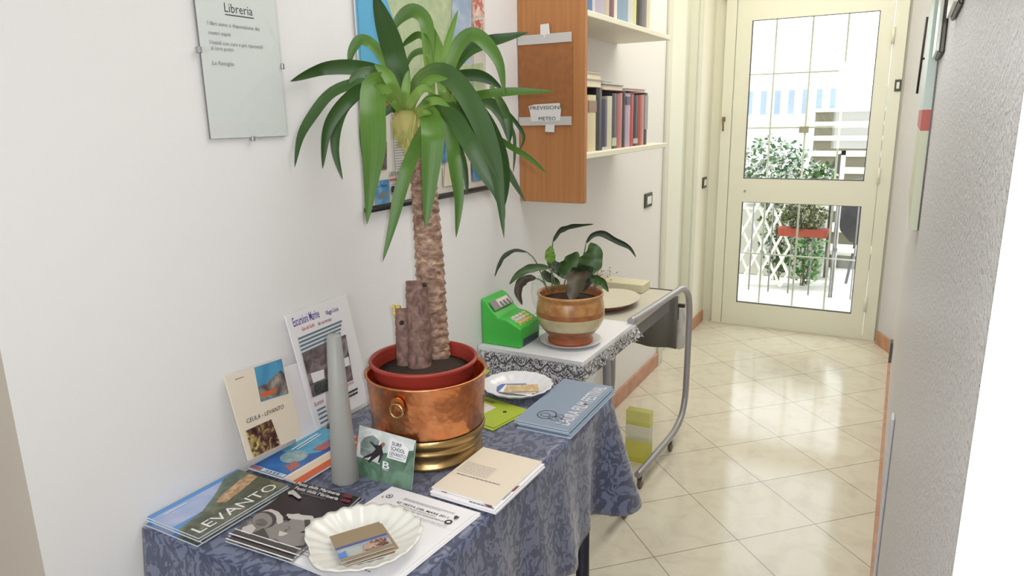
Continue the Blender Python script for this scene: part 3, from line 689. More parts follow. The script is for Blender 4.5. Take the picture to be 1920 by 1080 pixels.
# saucer + ceramic pot + lily
pc = (.272, 2.105)
sc = MB(); sc.lathe((*pc, LT), [(.06, 0), (.075, .002), (.105, .012), (.107, .0135), (.103, .0135), (.07, .0055), (.0001, .005)], mat('white_porcelain', (226, 226, 230), .2, coat=.3), 48)
ob('saucer', sc, label='white porcelain saucer on the lace under the striped ceramic pot', cat='saucer')
PZ = LT+.0055
pot = thing('ceramic_pot', 'round glazed ceramic pot banded ochre and cream holding the drooping leafy plant', 'plant pot', (*pc, PZ))
och = mat('ochre_glaze', (190, 142, 84), .3, var=.18, vscale=35, coat=.3, vcol=(165, 108, 58)); crg = mat('cream_glaze', (214, 200, 158), .3, coat=.3, var=.1, vscale=25); brg = mat('brown_glaze', (170, 104, 58), .3, coat=.3, var=.2, vscale=30)
ter = mat('terracotta_foot', (176, 98, 58), .4)
prof = [(.076, 0), (.077, .012), (.072, .016), (.07, .02), (.084, .035), (.1, .055), (.105, .062), (.112, .078), (.116, .09), (.1165, .098), (.116, .115), (.113, .135), (.11, .15), (.108, .158), (.112, .163), (.113, .17), (.110, .174), (.106, .172), (.105, .16), (.1, .145)]
mm = [ter, ter, ter, brg, brg, crg, crg, crg, crg, brg, och, och, och, och, och, och, och, brg, brg]
ob('pot_body', MB().lathe((*pc, PZ), prof, mm, 64), pot)
ob('soil', MB().lathe((*pc, PZ+.145), [(.102, 0), (.05, .006), (.0001, .008)], mat('dark_soil', (52, 38, 28), .95, bump=.6, bscale=150), 32), pot)
lily = thing('leafy_plant', 'drooping broad-leaved green plant growing in the striped ceramic pot', 'plant', (*pc, PZ+.15))
DL = (Vector((*pc, .93))-CAM).dot(FW)
lg = [mat('lily_dark_green', (46, 64, 36), .5, var=.25, vscale=30), mat('lily_green', (66, 98, 46), .45, var=.2, vscale=25), mat('lily_brown_green', (72, 62, 42), .5, var=.2, vscale=40), mat('lily_bright_green', (110, 148, 56), .35)]
stm = mat('lily_stem', (88, 104, 62), .5)
z4 = lambda x, y: (860+x*.2963, 400+y*.2963)
lobe = lambda t: max(.03, math.sin(pi*min(1, t*.97+.03))**.75*(1-.25*t))
LL = [ # stem pts, blade pts, width, material, depth offset at tip
 ([(592, 490), (590, 300), (596, 180)], [(596, 180), (640, 110), (720, 80), (855, 68)], 38, 0, .03, .5),
 ([(690, 470), (775, 320), (806, 190)], [(808, 188), (850, 135), (920, 130), (1000, 175), (1080, 215), (1122, 278)], 42, 0, -.05, .3),
 ([(560, 480), (522, 380), (480, 290), (432, 245)], [(434, 246), (350, 238), (285, 280), (252, 340), (228, 402)], 30, 0, 0, .4),
 ([(610, 480), (600, 400), (570, 345)], [(572, 345), (480, 345), (390, 380), (320, 450)], 55, 1, -.03, .2),
 ([(570, 490), (530, 430), (485, 410)], [(488, 408), (415, 425), (378, 490), (402, 580)], 62, 2, 0, .3),
 ([(592, 495), (592, 400), (590, 310)], [(590, 312), (578, 262), (585, 205)], 68, 3, -.02, 0),
 ([(660, 480), (680, 400)], [(640, 400), (690, 340), (755, 245)], 128, 1, .03, .3),
 ([(740, 480), (760, 420)], [(745, 420), (815, 330), (850, 255), (835, 185)], 146, 1, -.02, .2),
 ([(690, 470), (720, 430)], [(775, 350), (750, 430), (712, 562)], 132, 2, -.1, .2),
 ([(720, 480), (740, 440)], [(690, 420), (770, 380), (850, 345)], 128, 0, -.02, .4),
 ([(780, 480), (810, 440)], [(800, 400), (870, 415), (915, 440), (948, 498)], 58, 1, -.04, .3),
 ([(620, 480), (640, 430)], [(660, 400), (610, 340), (560, 300)], 75, 0, .02, .3),
 ([(700, 480), (720, 440)], [(700, 440), (790, 440), (840, 370)], 90, 0, .02, .5),
 ([(650, 490), (650, 450)], [(640, 450), (560, 400), (540, 360)], 60, 0, .04, .3)]
for i, (st, bl, w, mi, dt, tilt) in enumerate(LL):
    mb = MB(); sp = smooth([atd(*z4(*p), DL+(.0)) for p in st], 10); mb.tube(sp, [.0028-.001*k/9 for k in range(10)], stm, 6)
    n = 24; pts2 = smooth([Vector((*p, 0)) for p in bl], n); pts = [atd(*z4(p.x, p.y), DL+dt*k/(n-1)) for k, p in enumerate(pts2)]
    lo = MB(); lo.leaf(pts, w*.2963*DL/FPX*1.12, lg[mi], prof=lobe, tilt=tilt, fold=.2, wavy=.16)
    lf_ = ob('leaf', lo, lily); ob('stem', mb, lf_)
# dried flowers
df = MB(); rr = random.Random(3); dfm = mat('dried_flower_heads', (150, 120, 90), .8); dfs = mat('dried_stalk', (170, 155, 120), .8)
b0 = atd(1112, 545, DL+.03)
for i in range(34):
    e = atd(1112+rr.gauss(16, 14), 545-rr.uniform(20, 48), DL+.03+rr.uniform(-.02, .02)); m1 = b0.lerp(e, .5)+Vector((rr.uniform(-.006, .006), rr.uniform(-.006, .006), .008))
    df.tube([b0, m1, e], .0005, dfs, 4); df.ball(e, .0022, dfm, 6)
ob('dried_flower_sprig', df, label='thin dried flower sprig sticking out right of the ceramic pot', cat='dried flowers')
# glass vase behind
gv = glassmat('cut_glass', (.985, .99, .985), .16)
for nd_ in list(gv.node_tree.nodes):
    if nd_.type == 'BSDF_GLOSSY':
        df_ = gv.node_tree.nodes.new('ShaderNodeBsdfPrincipled'); df_.inputs['Base Color'].default_value = (.9, .9, .88, 1); df_.inputs['Roughness'].default_value = .15
        mx_ = [n_ for n_ in gv.node_tree.nodes if n_.type == 'MIX_SHADER'][0]; gv.node_tree.links.new(df_.outputs[0], mx_.inputs[2])
vc = atd(1010, 570, DL+.16); vcx, vcy = max(vc.x, .075), vc.y+.05
zt2 = .0
vb = MB(); prof = [(.04, 0), (.042, .004), (.012, .012), (.01, .04), (.02, .055), (.042, .08), (.05, .13), (.046, .18), (.05, .205), (.048, .205), (.043, .18), (.047, .13), (.038, .085), (.0001, .06)]
vb.lathe((vcx, vcy, LT), prof, gv, 48, wob=lambda a, z: .03*sin(16*a) if .07 < z < .19 else 0)
ob('glass_vase', vb, label='clear cut-glass goblet vase standing behind the plant pot by the wall', cat='vase')
# toy cash register
cr = thing('toy_cash_register', 'bright green toy cash register with yellow keys on the lace by the wall', 'toy', (.08, 2.03, LT))
grn = mat('toy_green_plastic', (72, 190, 72), .35)
ZR = LT; prof = [(.004, 0), (.146, 0), (.15, .05), (.098, .075), (.09, .072), (.05, .095), (.043, .125), (.02, .14), (.003, .132)]
def rg(px, py): q = ony(px, py, 1.965); return (max(.003, q.x), q.z-LT)
prof = [(.003, .0), (rg(975, 646)[0], 0), rg(976, 618), rg(951, 601), rg(934, 596), rg(920, 580), rg(912, 566), rg(900, 559), (.003, rg(889, 585)[1]+.01)]
body = MB(); body.prism([(x, 1.965, ZR+z) for x, z in prof], (0, .145, 0), grn)
bo = ob('body', body, cr); bvm = bo.modifiers.new('b', 'BEVEL'); bvm.width = .004; bvm.segments = 2
pA, pB = prof[3], prof[2]
def slope(f, off=.0): # point on keyboard slope
    return (pA[0]+(pB[0]-pA[0])*f+off*.5, ZR+pA[1]+(pB[1]-pA[1])*f+off)
ky = mat('toy_yellow_key', (226, 204, 120), .4); kw = mat('toy_white_key', (228, 218, 205), .4)
for i in range(4):
    for j in range(3):
        f = .12+.27*j; x, z = slope(f, .0); y = 1.985+.024*i+.012
        ob('key', MB().bevbox((x-.006, y-.008, z-.004), (x+.006, y+.008, z+.009), ky if (i == 3 or j == 2) else kw, .002), cr)
q1, q2 = prof[6], prof[4]
scx = MB(); 
def sl2(f): return (q1[0]+(q2[0]-q1[0])*f+.0015, ZR+q1[1]+(q2[1]-q1[1])*f+.001)
s0 = sl2(.1); s1_ = sl2(.62)
scx.prism([(s0[0], 1.972, s0[1]), (s0[0], 2.1, s0[1]), (s1_[0], 2.1, s1_[1]), (s1_[0], 1.972, s1_[1])], (.002, 0, .002), mat('toy_grey_display', (140, 132, 132), .4))
scx.prism([(s0[0]+.002, 2.01, s0[1]), (s0[0]+.002, 2.085, s0[1]), (s1_[0]+.002, 2.085, s1_[1]+.003), (s1_[0]+.002, 2.01, s1_[1]+.003)], (.002, 0, .002), kw)
for k, yk in enumerate((2.018, 2.041, 2.064)):
    scx.prism([(s0[0]+.0045, yk, s0[1]-.002), (s0[0]+.0045, yk+.014, s0[1]-.002), (s1_[0]+.0045, yk+.014, s1_[1]+.006), (s1_[0]+.0045, yk, s1_[1]+.006)], (.001, 0, .001), grey_ink)
ob('display', scx, cr)
ob('drawer', MB().bevbox((prof[1][0]-.002, 1.985, ZR+.004), (prof[1][0]+.003, 2.095, ZR+.028), mat('toy_dark_drawer', (70, 80, 88), .4), .001), cr)
# shallow dish with cream cloth and small things at the far end of the trolley
dc = (.205, 2.63); dz = .7445
dsh = thing('shallow_dish', 'shallow brown dish with cream lining on the grey trolley top behind the pot', 'dish', (*dc, dz))
def oval(r, z, k=1.35, tilt=.0): return r
ds = MB(); n = 48
for (nm, pr, m) in (('dish_shell', [(.05, 0), (.1, .006), (.128, .026), (.131, .03)], mat('brown_lacquer_dish', (120, 78, 48), .35)), ('dish_lining', [(.0001, .006), (.09, .01), (.124, .029), (.131, .0305)], mat('cream_lining', (216, 208, 188), .5))):
    mb = MB(); mb.lathe((0, 0, 0), pr, m, n)
    if nm == 'dish_lining': mb.f = [f for f in mb.f if len(f) == 4]; mb.m = mb.m[:len(mb.f)]
    mb.v = [Vector((dc[0]+v.x*.95, dc[1]+v.y*1.3, dz+v.z)) for v in mb.v]; ob(nm, mb, dsh)
# flat cream box at the wall end
ob('cream_box', MB().bevbox((.012, 2.87, .7445), (.272, 2.976, .783), mat('cream_card_box', (214, 206, 176), .6), .003), label='flat cream cardboard box at the far end of the grey trolley top', cat='box')

# ================================================================== COPPER POT AND YUCCA
cc = (.306, 1.226)
cop = blob('hammered_copper', [(.3, (206, 128, 84)), (.5, (222, 146, 98)), (.7, (230, 160, 112))], 22, rough=.3); cop.node_tree.nodes['Principled BSDF'].inputs['Metallic'].default_value = 1
nt = cop.node_tree; tc = nt.nodes.new('ShaderNodeTexCoord'); vv = nt.nodes.new('ShaderNodeTexVoronoi'); vv.inputs['Scale'].default_value = 75; bp = nt.nodes.new('ShaderNodeBump'); bp.inputs['Strength'].default_value = .16; bp.inputs['Distance'].default_value = .005
nt.links.new(tc.outputs['Object'], vv.inputs['Vector']); nt.links.new(vv.outputs['Distance'], bp.inputs['Height']); nt.links.new(bp.outputs['Normal'], nt.nodes['Principled BSDF'].inputs['Normal'])
brass = mat('old_polished_brass', (184, 154, 104), .36, metal=1, bump=.12, bscale=40)
cp = thing('copper_pot', 'hammered copper pot with brass foot band and ring handles on the blue tablecloth', 'pot', (*cc, TT))
z0 = TT
ob('brass_foot', MB().lathe((*cc, z0), [(.119, 0), (.124, .003), (.124, .01), (.118, .014), (.119, .03), (.124, .036), (.1245, .042), (.12, .046), (.125, .052), (.131, .06), (.132, .068), (.129, .074)], brass, 72), cp)
ob('copper_body', MB().lathe((*cc, z0), [(.128, .074), (.1295, .08), (.131, .12), (.1335, .16), (.1355, .19), (.139, .195), (.139, .199), (.1335, .199), (.131, .19), (.126, .08), (.0001, .075)], cop, 96), cp)
for (px, py) in ((722, 742),):
    d = (onz(px, py, z0+.155)-Vector((*cc, z0+.155))); ang = math.atan2(-(cc[1]-0)*.75, (CAM.x-cc[0]))-.62
    for a in (ang, ang+pi):
        nrm = Vector((cos(a), sin(a), 0)); tan = Vector((-sin(a), cos(a), 0)); hc = Vector((*cc, z0+.165))+nrm*.1365
        h = MB(); h.prism([hc+tan*(.016*cos(k*pi/6))+Vector((0, 0, .016*sin(k*pi/6))) for k in range(12)], nrm*.004, cop); ho = ob('handle_plate', h, cp)
        ring = [hc+nrm*.008+tan*(.015*sin(2*pi*k/20))+Vector((0, 0, -.012+.015*cos(2*pi*k/20))) for k in range(21)]
        ob('ring', MB().tube(ring, .0032, brass, 8, cap=False), ho)
# red plastic pot
rc = (.302, 1.224)
rp_ = thing('red_plastic_pot', 'red plastic flowerpot sitting inside the copper pot', 'plant pot', (*rc, z0+.078))
redm = mat('red_plastic', (158, 56, 44), .4)
ZP = z0+.078
ob('pot_body', MB().lathe((*rc, ZP), [(.088, 0), (.09, .004), (.112, .112), (.1135, .114), (.1135, .135), (.1215, .14), (.1235, .146), (.122, .149), (.117, .149), (.115, .142), (.109, .11)], redm, 72), rp_)
ob('soil', MB().lathe((*rc, ZP), [(.106, .118), (.06, .124), (.0001, .126)], mat('dark_soil', (52, 38, 28), .95), 40), rp_)
SZ = ZP+.12
yu = thing('yucca_plant', 'tall yucca with ringed brown trunk and long drooping green leaves in the red pot', 'plant', (*rc, SZ))
bark = blob('yucca_bark', [(.3, (104, 76, 62)), (.48, (146, 112, 94)), (.62, (176, 146, 122)), (.75, (206, 184, 160))], 55, rough=.5, dist=.6, stretch=(1, 1, 1.6))
bn = bark.node_tree; tcb = bn.nodes.new('ShaderNodeTexCoord'); mpb = bn.nodes.new('ShaderNodeMapping'); mpb.inputs['Scale'].default_value = (25, 25, 90); nb_ = bn.nodes.new('ShaderNodeTexNoise'); nb_.inputs['Scale'].default_value = 1; nb_.inputs['Detail'].default_value = 3
bpb = bn.nodes.new('ShaderNodeBump'); bpb.inputs['Strength'].default_value = .9; bpb.inputs['Distance'].default_value = .008
bn.links.new(tcb.outputs['Object'], mpb.inputs['Vector']); bn.links.new(mpb.outputs['Vector'], nb_.inputs['Vector']); bn.links.new(nb_.outputs['Fac'], bpb.inputs['Height']); bn.links.new(bpb.outputs['Normal'], bn.nodes['Principled BSDF'].inputs['Normal'])
bark2 = blob('old_bark', [(.3, (84, 62, 54)), (.5, (118, 90, 80)), (.7, (146, 116, 104))], 45, rough=.7)
cut = mat('cut_wood', (120, 92, 78), .8, var=.2, vscale=60)
def D_(p): return (Vector(p)-CAM).dot(FW)
tb0 = onz(816, 668, SZ); s2b = onz(788, 688, SZ); s1b = onz(762, 684, SZ)
D0 = D_(tb0)
def trunk(pxs, dep, m, rings=26, r_amp=.055, seed=1):
    rr = random.Random(seed); P = smooth([Vector((a, b_, w)) for a, b_, w in pxs], rings*4); pts = []; rad = []
    for i, p in enumerate(P):
        pts.append(atd(p.x, p.y, dep)); ph = (i % 4); rad.append(p.z/2*dep/FPX*(1+r_amp*(1, .4, -.2, -.8)[ph]+rr.uniform(-.02, .02)))
    return MB().tube(pts, rad, m, 28)
ob('trunk', trunk([(816, 675, 58), (811, 600, 55), (806, 500, 53), (799, 400, 50), (793, 320, 47), (790, 262, 44)], D0, bark, 30), yu)
ob('old_stump', trunk([(787, 692, 46), (787, 620, 44), (782, 560, 42), (781, 526, 40)], D_(s2b), bark2, 9, .03, 2), yu)
ob('old_stump', trunk([(762, 688, 36), (760, 640, 35), (758, 600, 34), (757, 578, 33)], D_(s1b), bark2, 7, .03, 3), yu)
sp_ = MB(); q = atd(743, 582, D_(s1b)); rr = random.Random(5); ym = mat('pale_yellow_sprout', (212, 184, 92), .6)
for k in range(9): sp_.ball(q+Vector((rr.uniform(-.007, .007), rr.uniform(-.007, .007), rr.uniform(-.009, .009))), .005, ym, 8)
sp_.tube([q, atd(752, 584, D_(s1b))], .004, ym, 6)
ob('sprout', sp_, yu)
for (px, py, dd) in ((796, 534, s2b), (753, 605, s1b)):
    ob('knot', MB().ball(atd(px, py, D_(dd)-.024), .0055, mat('dark_knot', (50, 32, 28), .8), 8), yu)
hb = mat('yucca_head_base', (206, 178, 118), .6, var=.2, vscale=60, vcol=(176, 186, 104))
def head(pxs, dep): return MB().tube([atd(a, b_, dep) for a, b_, w in pxs], [w/2*dep/FPX for a, b_, w in pxs], hb, 18)
ob('leaf_crown_base', head([(776, 300, 10), (771, 285, 24), (767, 265, 36), (764, 245, 46), (762, 226, 54), (762, 212, 44)], D0-.03), yu)
rr = random.Random(9)
for k in range(20):
    a_ = rr.uniform(-1, 1); y_ = rr.uniform(228, 272); x_ = 764+a_*(26-(y_-228)*.2); dd_ = D0-.03-.018*math.sqrt(max(0, 1-a_*a_))-.004
    P_l = [atd(x_, y_+8, dd_+.004), atd(x_+a_*3, y_-4, dd_-.003), atd(x_+a_*9, y_-20, dd_-.006)]
    ob('leaf_scar', MB().leaf(smooth(P_l, 6), .016, hb, prof=lambda t: max(.05, 1-t), fold=.3), yu)
ob('leaf_crown_base', head([(800, 300, 22), (812, 270, 32), (824, 240, 36), (830, 215, 34), (832, 195, 20)], D0), yu)
YG = []
for nm_, c0, c1, c2 in (('dark', (156, 176, 96), (58, 92, 36), (46, 76, 32)), ('mid', (160, 182, 92), (82, 122, 38), (68, 104, 34)), ('light', (196, 204, 130), (132, 166, 78), (96, 136, 52)), ('grey', (150, 170, 110), (112, 132, 96), (92, 116, 76))):
    m_ = mat('yucca_leaf_'+nm_, c1, .46); nt = m_.node_tree; tcx = nt.nodes.new('ShaderNodeTexCoord'); sxx = nt.nodes.new('ShaderNodeSeparateXYZ'); rmp = nt.nodes.new('ShaderNodeValToRGB'); e = rmp.color_ramp.elements
    e[0].position = 0; e[0].color = lin(c0); e[1].position = .9; e[1].color = lin(c2); k_ = e.new(.34); k_.color = lin(c1); k2 = e.new(.12); k2.color = lin(tuple((a_*.5+b_*.5) for a_, b_ in zip(c0, c1)))
    wv_ = nt.nodes.new('ShaderNodeTexNoise'); mpy = nt.nodes.new('ShaderNodeMapping'); mpy.inputs['Scale'].default_value = (14, 1.2, 1); wv_.inputs['Scale'].default_value = 1.5
    mxy = nt.nodes.new('ShaderNodeMix'); mxy.data_type = 'RGBA'; mxy.blend_type = 'OVERLAY'; mxy.inputs[0].default_value = .35
    nt.links.new(tcx.outputs['UV'], mpy.inputs['Vector']); nt.links.new(mpy.outputs['Vector'], wv_.inputs['Vector'])
    nt.links.new(tcx.outputs['UV'], sxx.inputs[0]); nt.links.new(sxx.outputs[1], rmp.inputs['Fac']); nt.links.new(rmp.outputs['Color'], mxy.inputs[6]); nt.links.new(wv_.outputs['Fac'], mxy.inputs[7]); nt.links.new(mxy.outputs[2], nt.nodes['Principled BSDF'].inputs['Base Color'])
    YG.append(m_)
z5 = lambda x, y: (520+x/3, y/3)
def yprof(t): 
    a = .42+.58*min(1, t/.35)**.8; b_ = 1 if t < .55 else max(0.0, 1-((t-.55)/.45)**2.2); return max(.015, a*b_)
YL = [ # points in zoomed crop coords, width, material, depth offset mid, tip, tilt
 ([(712, 640), (700, 480), (660, 300), (605, 130), (545, -40)], 112, 0, -.06, -.16, .2),
 ([(700, 620), (640, 420), (560, 280), (475, 225), (420, 290), (405, 390)], 58, 1, -.05, -.02, .4),
 ([(705, 620), (600, 430), (450, 378), (260, 385), (72, 458)], 76, 0, -.05, -.06, .3),
 ([(690, 620), (560, 480), (430, 475), (300, 530), (195, 660), (130, 780), (98, 942)], 60, 0, -.02, -.04, .5),
 ([(700, 620), (560, 500), (450, 515), (340, 620), (275, 750), (255, 950)], 66, 0, -.06, -.05, .3),
 ([(700, 625), (530, 510), (400, 580), (340, 700), (328, 850), (368, 1012)], 58, 0, -.04, -.03, .4),
 ([(700, 620), (620, 480), (545, 490), (535, 640), (540, 820), (530, 980), (505, 1260)], 122, 1, -.14, -.15, .1),
 ([(715, 650), (660, 590), (585, 512)], 34, 2, -.06, -.08, .2),
 ([(740, 640), (790, 470), (900, 405), (1010, 470), (1110, 620), (1190, 810), (1240, 1010), (1275, 1340)], 100, 0, -.12, -.14, .15),
 ([(780, 640), (880, 590), (980, 650), (1080, 800), (1170, 960), (1240, 1080), (1280, 1230)], 84, 0, -.14, -.12, .1),
 ([(790, 640), (850, 640), (872, 760), (862, 950), (835, 1285)], 104, 1, -.15, -.14, .05),
 ([(800, 660), (842, 690), (800, 790), (740, 930), (690, 1090), (650, 1260), (592, 1475)], 66, 1, -.12, -.1, .2),
 ([(850, 620), (920, 640), (975, 780), (1000, 950), (1020, 1120), (1005, 1338)], 66, 1, -.12, -.08, .3),
 ([(900, 620), (980, 740), (1040, 880), (1062, 1000), (1068, 1100)], 34, 0, -.04, -.02, .3),
 ([(945, 600), (960, 430), (1020, 260), (1100, 198), (1185, 260), (1250, 370), (1278, 540)], 76, 1, -.06, -.08, .35),
 ([(1200, 480), (1270, 600), (1305, 700), (1305, 810)], 44, 0, -.07, -.06, .3),
 ([(945, 590), (980, 420), (1060, 300), (1180, 240), (1280, 215), (1412, 182)], 66, 0, -.02, -.05, .4),
 ([(940, 600), (990, 450), (1090, 420), (1180, 440), (1265, 500)], 64, 0, .0, .01, .3),
 ([(960, 610), (1050, 560), (1180, 530), (1350, 515), (1560, 516)], 46, 1, -.06, -.1, .3),
 ([(940, 600), (935, 420), (955, 250), (1016, 55)], 46, 2, -.02, -.01, .5),
 ([(945, 600), (935, 420), (900, 270), (852, 120)], 72, 2, .0, .02, .3),
 ([(870, 560), (850, 330), (835, 130), (765, 62), (690, 105), (645, 185)], 74, 1, .0, .02, .3),
 ([(880, 520), (850, 260), (800, 195), (740, 225), (695, 270)], 36, 1, .0, .02, .3),
 ([(880, 540), (860, 330), (820, 288), (755, 315), (718, 400)], 34, 1, .0, .01, .3),
 ([(960, 610), (1100, 560), (1200, 590), (1270, 680), (1310, 820)], 56, 0, -.02, -.03, .4),
 ([(1000, 600), (1200, 560), (1300, 640), (1385, 760), (1360, 850)], 22, 0, .0, .0, .2),
 ([(1100, 580), (1250, 610), (1325, 740), (1335, 860), (1326, 975)], 18, 0, .0, .0, .2),
 ([(1000, 620), (1150, 720), (1300, 815), (1420, 890), (1515, 975)], 32, 1, -.04, -.07, .3),
 ([(1050, 700), (1200, 830), (1290, 960), (1395, 1135)], 44, 0, -.02, -.02, .4),
 ([(965, 600), (1060, 570), (1160, 680), (1235, 840), (1272, 1010), (1268, 1190)], 96, 0, -.08, -.09, .2),
 ([(722, 640), (722, 520), (738, 395)], 46, 2, -.05, -.06, .2),
 ([(742, 640), (790, 520), (870, 445), (960, 440)], 48, 2, -.08, -.1, .3),
 ([(728, 640), (670, 520), (620, 420), (545, 360)], 62, 2, -.07, -.09, .3),
 ([(760, 650), (830, 585), (900, 565), (970, 600)], 42, 2, -.1, -.12, .3),
 ([(775, 660), (820, 635), (870, 640)], 30, 2, -.08, -.1, .2),
 ([(700, 645), (640, 610), (575, 668)], 42, 0, -.02, -.01, .3),
 ([(700, 600), (610, 430), (520, 395), (440, 420), (400, 470)], 46, 3, -.09, -.1, .4),
 ([(935, 640), (925, 520), (905, 400)], 42, 2, -.05, -.05, .2),
 ([(960, 630), (1000, 550), (1070, 530)], 38, 2, -.04, -.05, .2),
 ([(650, 560), (540, 540), (490, 680), (492, 850), (512, 990)], 46, 0, -.02, -.01, .4),
 ([(720, 640), (655, 560), (600, 500), (540, 480)], 44, 2, -.1, -.13, .2),
 ([(940, 620), (900, 560), (850, 560), (800, 600)], 40, 1, -.08, -.1, .2),
 ([(720, 640), (760, 560), (820, 500), (880, 520)], 44, 2, -.09, -.11, .2),
 ([(900, 640), (1000, 600), (1080, 680), (1150, 840), (1200, 960)], 60, 0, -.05, -.04, .3)]
for i, (pp, w, mi, dm_, dt, tilt) in enumerate(YL):
    n = 26; P2 = smooth([Vector((*p, 0)) for p in pp], n); pts = []
    for k, p in enumerate(P2):
        t = k/(n-1); dep = D0-.02+(dm_*min(1, t*2) if t < .5 else dm_+(dt-dm_)*(t-.5)*2)
        px, py = z5(p.x, p.y); d = ray(px, py)
        if d.x < 0: dep = min(dep, (CAM.x-.022)/(-d.x)-.0)
        # keep in front of the bookcase side
        if px > 965: dep = min(dep, (2.24)/d.y)
        pts.append(CAM+d*dep)
    tilt = tilt*(1 if i % 2 else -1)
    ob('leaf', MB().leaf(pts, w/3*D0/FPX*1.08, YG[mi], prof=yprof, tilt=tilt, fold=.12), yu)

# ================================================================== PRINTED THINGS ON THE TABLE
def quad(tl, tr, bl, z): return onz(*tl, z), onz(*tr, z), onz(*bl, z)
def shift(q, dx, dy, dz): return [p+Vector((dx, dy, dz)) for p in q]
blueink = mat('sky_blue_print', (92, 146, 205), .35); lev_green = blob('hillside_print', [(.3, (58, 64, 48)), (.5, (92, 96, 76)), (.7, (128, 124, 100))], 30); skyp = blob('sky_print', [(.35, (140, 165, 205)), (.6, (176, 184, 214))], 12)
sand = blob('town_print', [(.35, (150, 116, 84)), (.6, (205, 170, 130))], 60); hill = blob('headland_print', [(.35, (78, 92, 84)), (.7, (120, 130, 108))], 30)
# --- Levanto brochures
LQ = [Vector((-.0, 0, 0))]
def lev(q, label, full=True, t=.0022):
    s = Sheet(*q, t, mat('glossy_paper', (216, 220, 224), .25), blueink)
    s.rect(0, .10, 1, .52, skyp)
    s.poly([(.0, .62), (.3, .52), (.5, .36), (.62, .25), (.8, .06), (1, .04), (1, 1), (0, 1)], hill)
    s.poly([(0, .66), (.35, .58), (.7, .5), (1, .42), (1, 1), (0, 1)], lev_green)
    s.poly([(.45, .5), (.6, .40), (.85, .3), (.98, .28), (.98, .45), (.7, .56), (.5, .62)], sand)
    s.text('LEVANTO', .05, .93, .027, mat('white_print', (235, 235, 238), .4), w=.19)
    s.lay += 1; s.rect(.1, .16, .32, .175, MATS['white_print'])
    return s.done('brochure', label=label, cat='brochure', group='Levanto brochures in a stack')
z_top = TT+.015
tl, tr, bl = quad((270, 948), (430, 880), (395, 1006), z_top)
# keep off the wall and square the corners
tl = Vector((.004, .712, z_top)); tr = Vector((.006, .926, z_top)); bl = Vector((.156, .712, z_top))
lev((tl, tr, bl), 'topmost Levanto brochure with blue sky and green coast, at the left end of the table')
for i, (dx, dy) in enumerate(((.004, -.003), (-.001, .0035), (.006, .003), (.002, -.006))):
    lev(shift((tl, tr, bl), dx, dy, -.003*(i+1)), ('second Levanto brochure, just beneath the topmost', 'third Levanto brochure down in the stack', 'fourth Levanto brochure down in the stack', 'lowest Levanto brochure, lying on the blue cloth')[i])
# --- blue sea brochures behind
orange = mat('orange_print', (214, 98, 54), .35); navyp = blob('deep_blue_print', [(.35, (42, 88, 160)), (.65, (58, 120, 190))], 12); teal = blob('teal_print', [(.35, (66, 150, 190)), (.65, (110, 180, 205))], 12)
coral = blob('coral_print', [(.4, (200, 96, 70)), (.6, (120, 110, 140))], 50); pale_isl = blob('pale_shape_print', [(.4, (130, 165, 175)), (.6, (165, 185, 180))], 40); whitep = mat('white_print', (235, 235, 238), .4)
def sea_b(q, label, variant):
    s = Sheet(*q, .004, paper, navyp)
    if variant == 0:
        s.poly([(.4, 0), (1, 0), (1, .9), (.55, .85), (.38, .5)], teal)
        s.disc(.36, .5, .13, pale_isl, ry=.3); s.poly([(.18, .62), (.3, .68), (.26, .95), (.12, .98)], coral); s.poly([(.55, .62), (.8, .6), (.82, .8), (.6, .9)], coral)
        s.poly([(.45, .2), (.85, .12), (.86, .16), (.46, .24)], whitep); s.poly([(.48, .3), (.85, .22), (.86, .25), (.49, .33)], whitep)
        s.rect(0, 0, .055, 1, whitep); s.rect(.004, .02, .05, .35, coral); s.rect(.004, .4, .05, .95, mat('pale_blue_print', (175, 205, 220), .4)); s.lines(.01, .045, .5, .9, 4, ink, .3, 2)
    else:
        s.rect(0, .62, 1, .84, mat('cream_print', (226, 206, 180), .4)); s.rect(0, .84, 1, 1, orange); s.poly([(.0, 0), (.12, 0), (.12, .62), (0, .62)], whitep)
        s.disc(.8, .2, .05, mat('dark_teal_print', (40, 70, 96), .4))
    return s.done('brochure', label=label, cat='brochure', group='blue sea brochures')
zb2 = TT+.013
sea_b((Vector((.018, .945, zb2)), Vector((.02, 1.175, zb2)), Vector((.122, .945, zb2))), 'blue and teal sea brochure lying on top, behind the Levanto stack', 0)
zb3 = zb2-.0045
sea_b((Vector((.03, .955, zb3)), Vector((.03, 1.16, zb3)), Vector((.168, .95, zb3))), 'blue brochure with cream and orange border, beneath the teal one', 1)
sea_b((Vector((.022, .965, zb3-.0045)), Vector((.022, 1.19, zb3-.0045)), Vector((.13, .965, zb3-.0045))), 'lowest blue brochure, its end showing behind the frosted glass obelisk', 1)
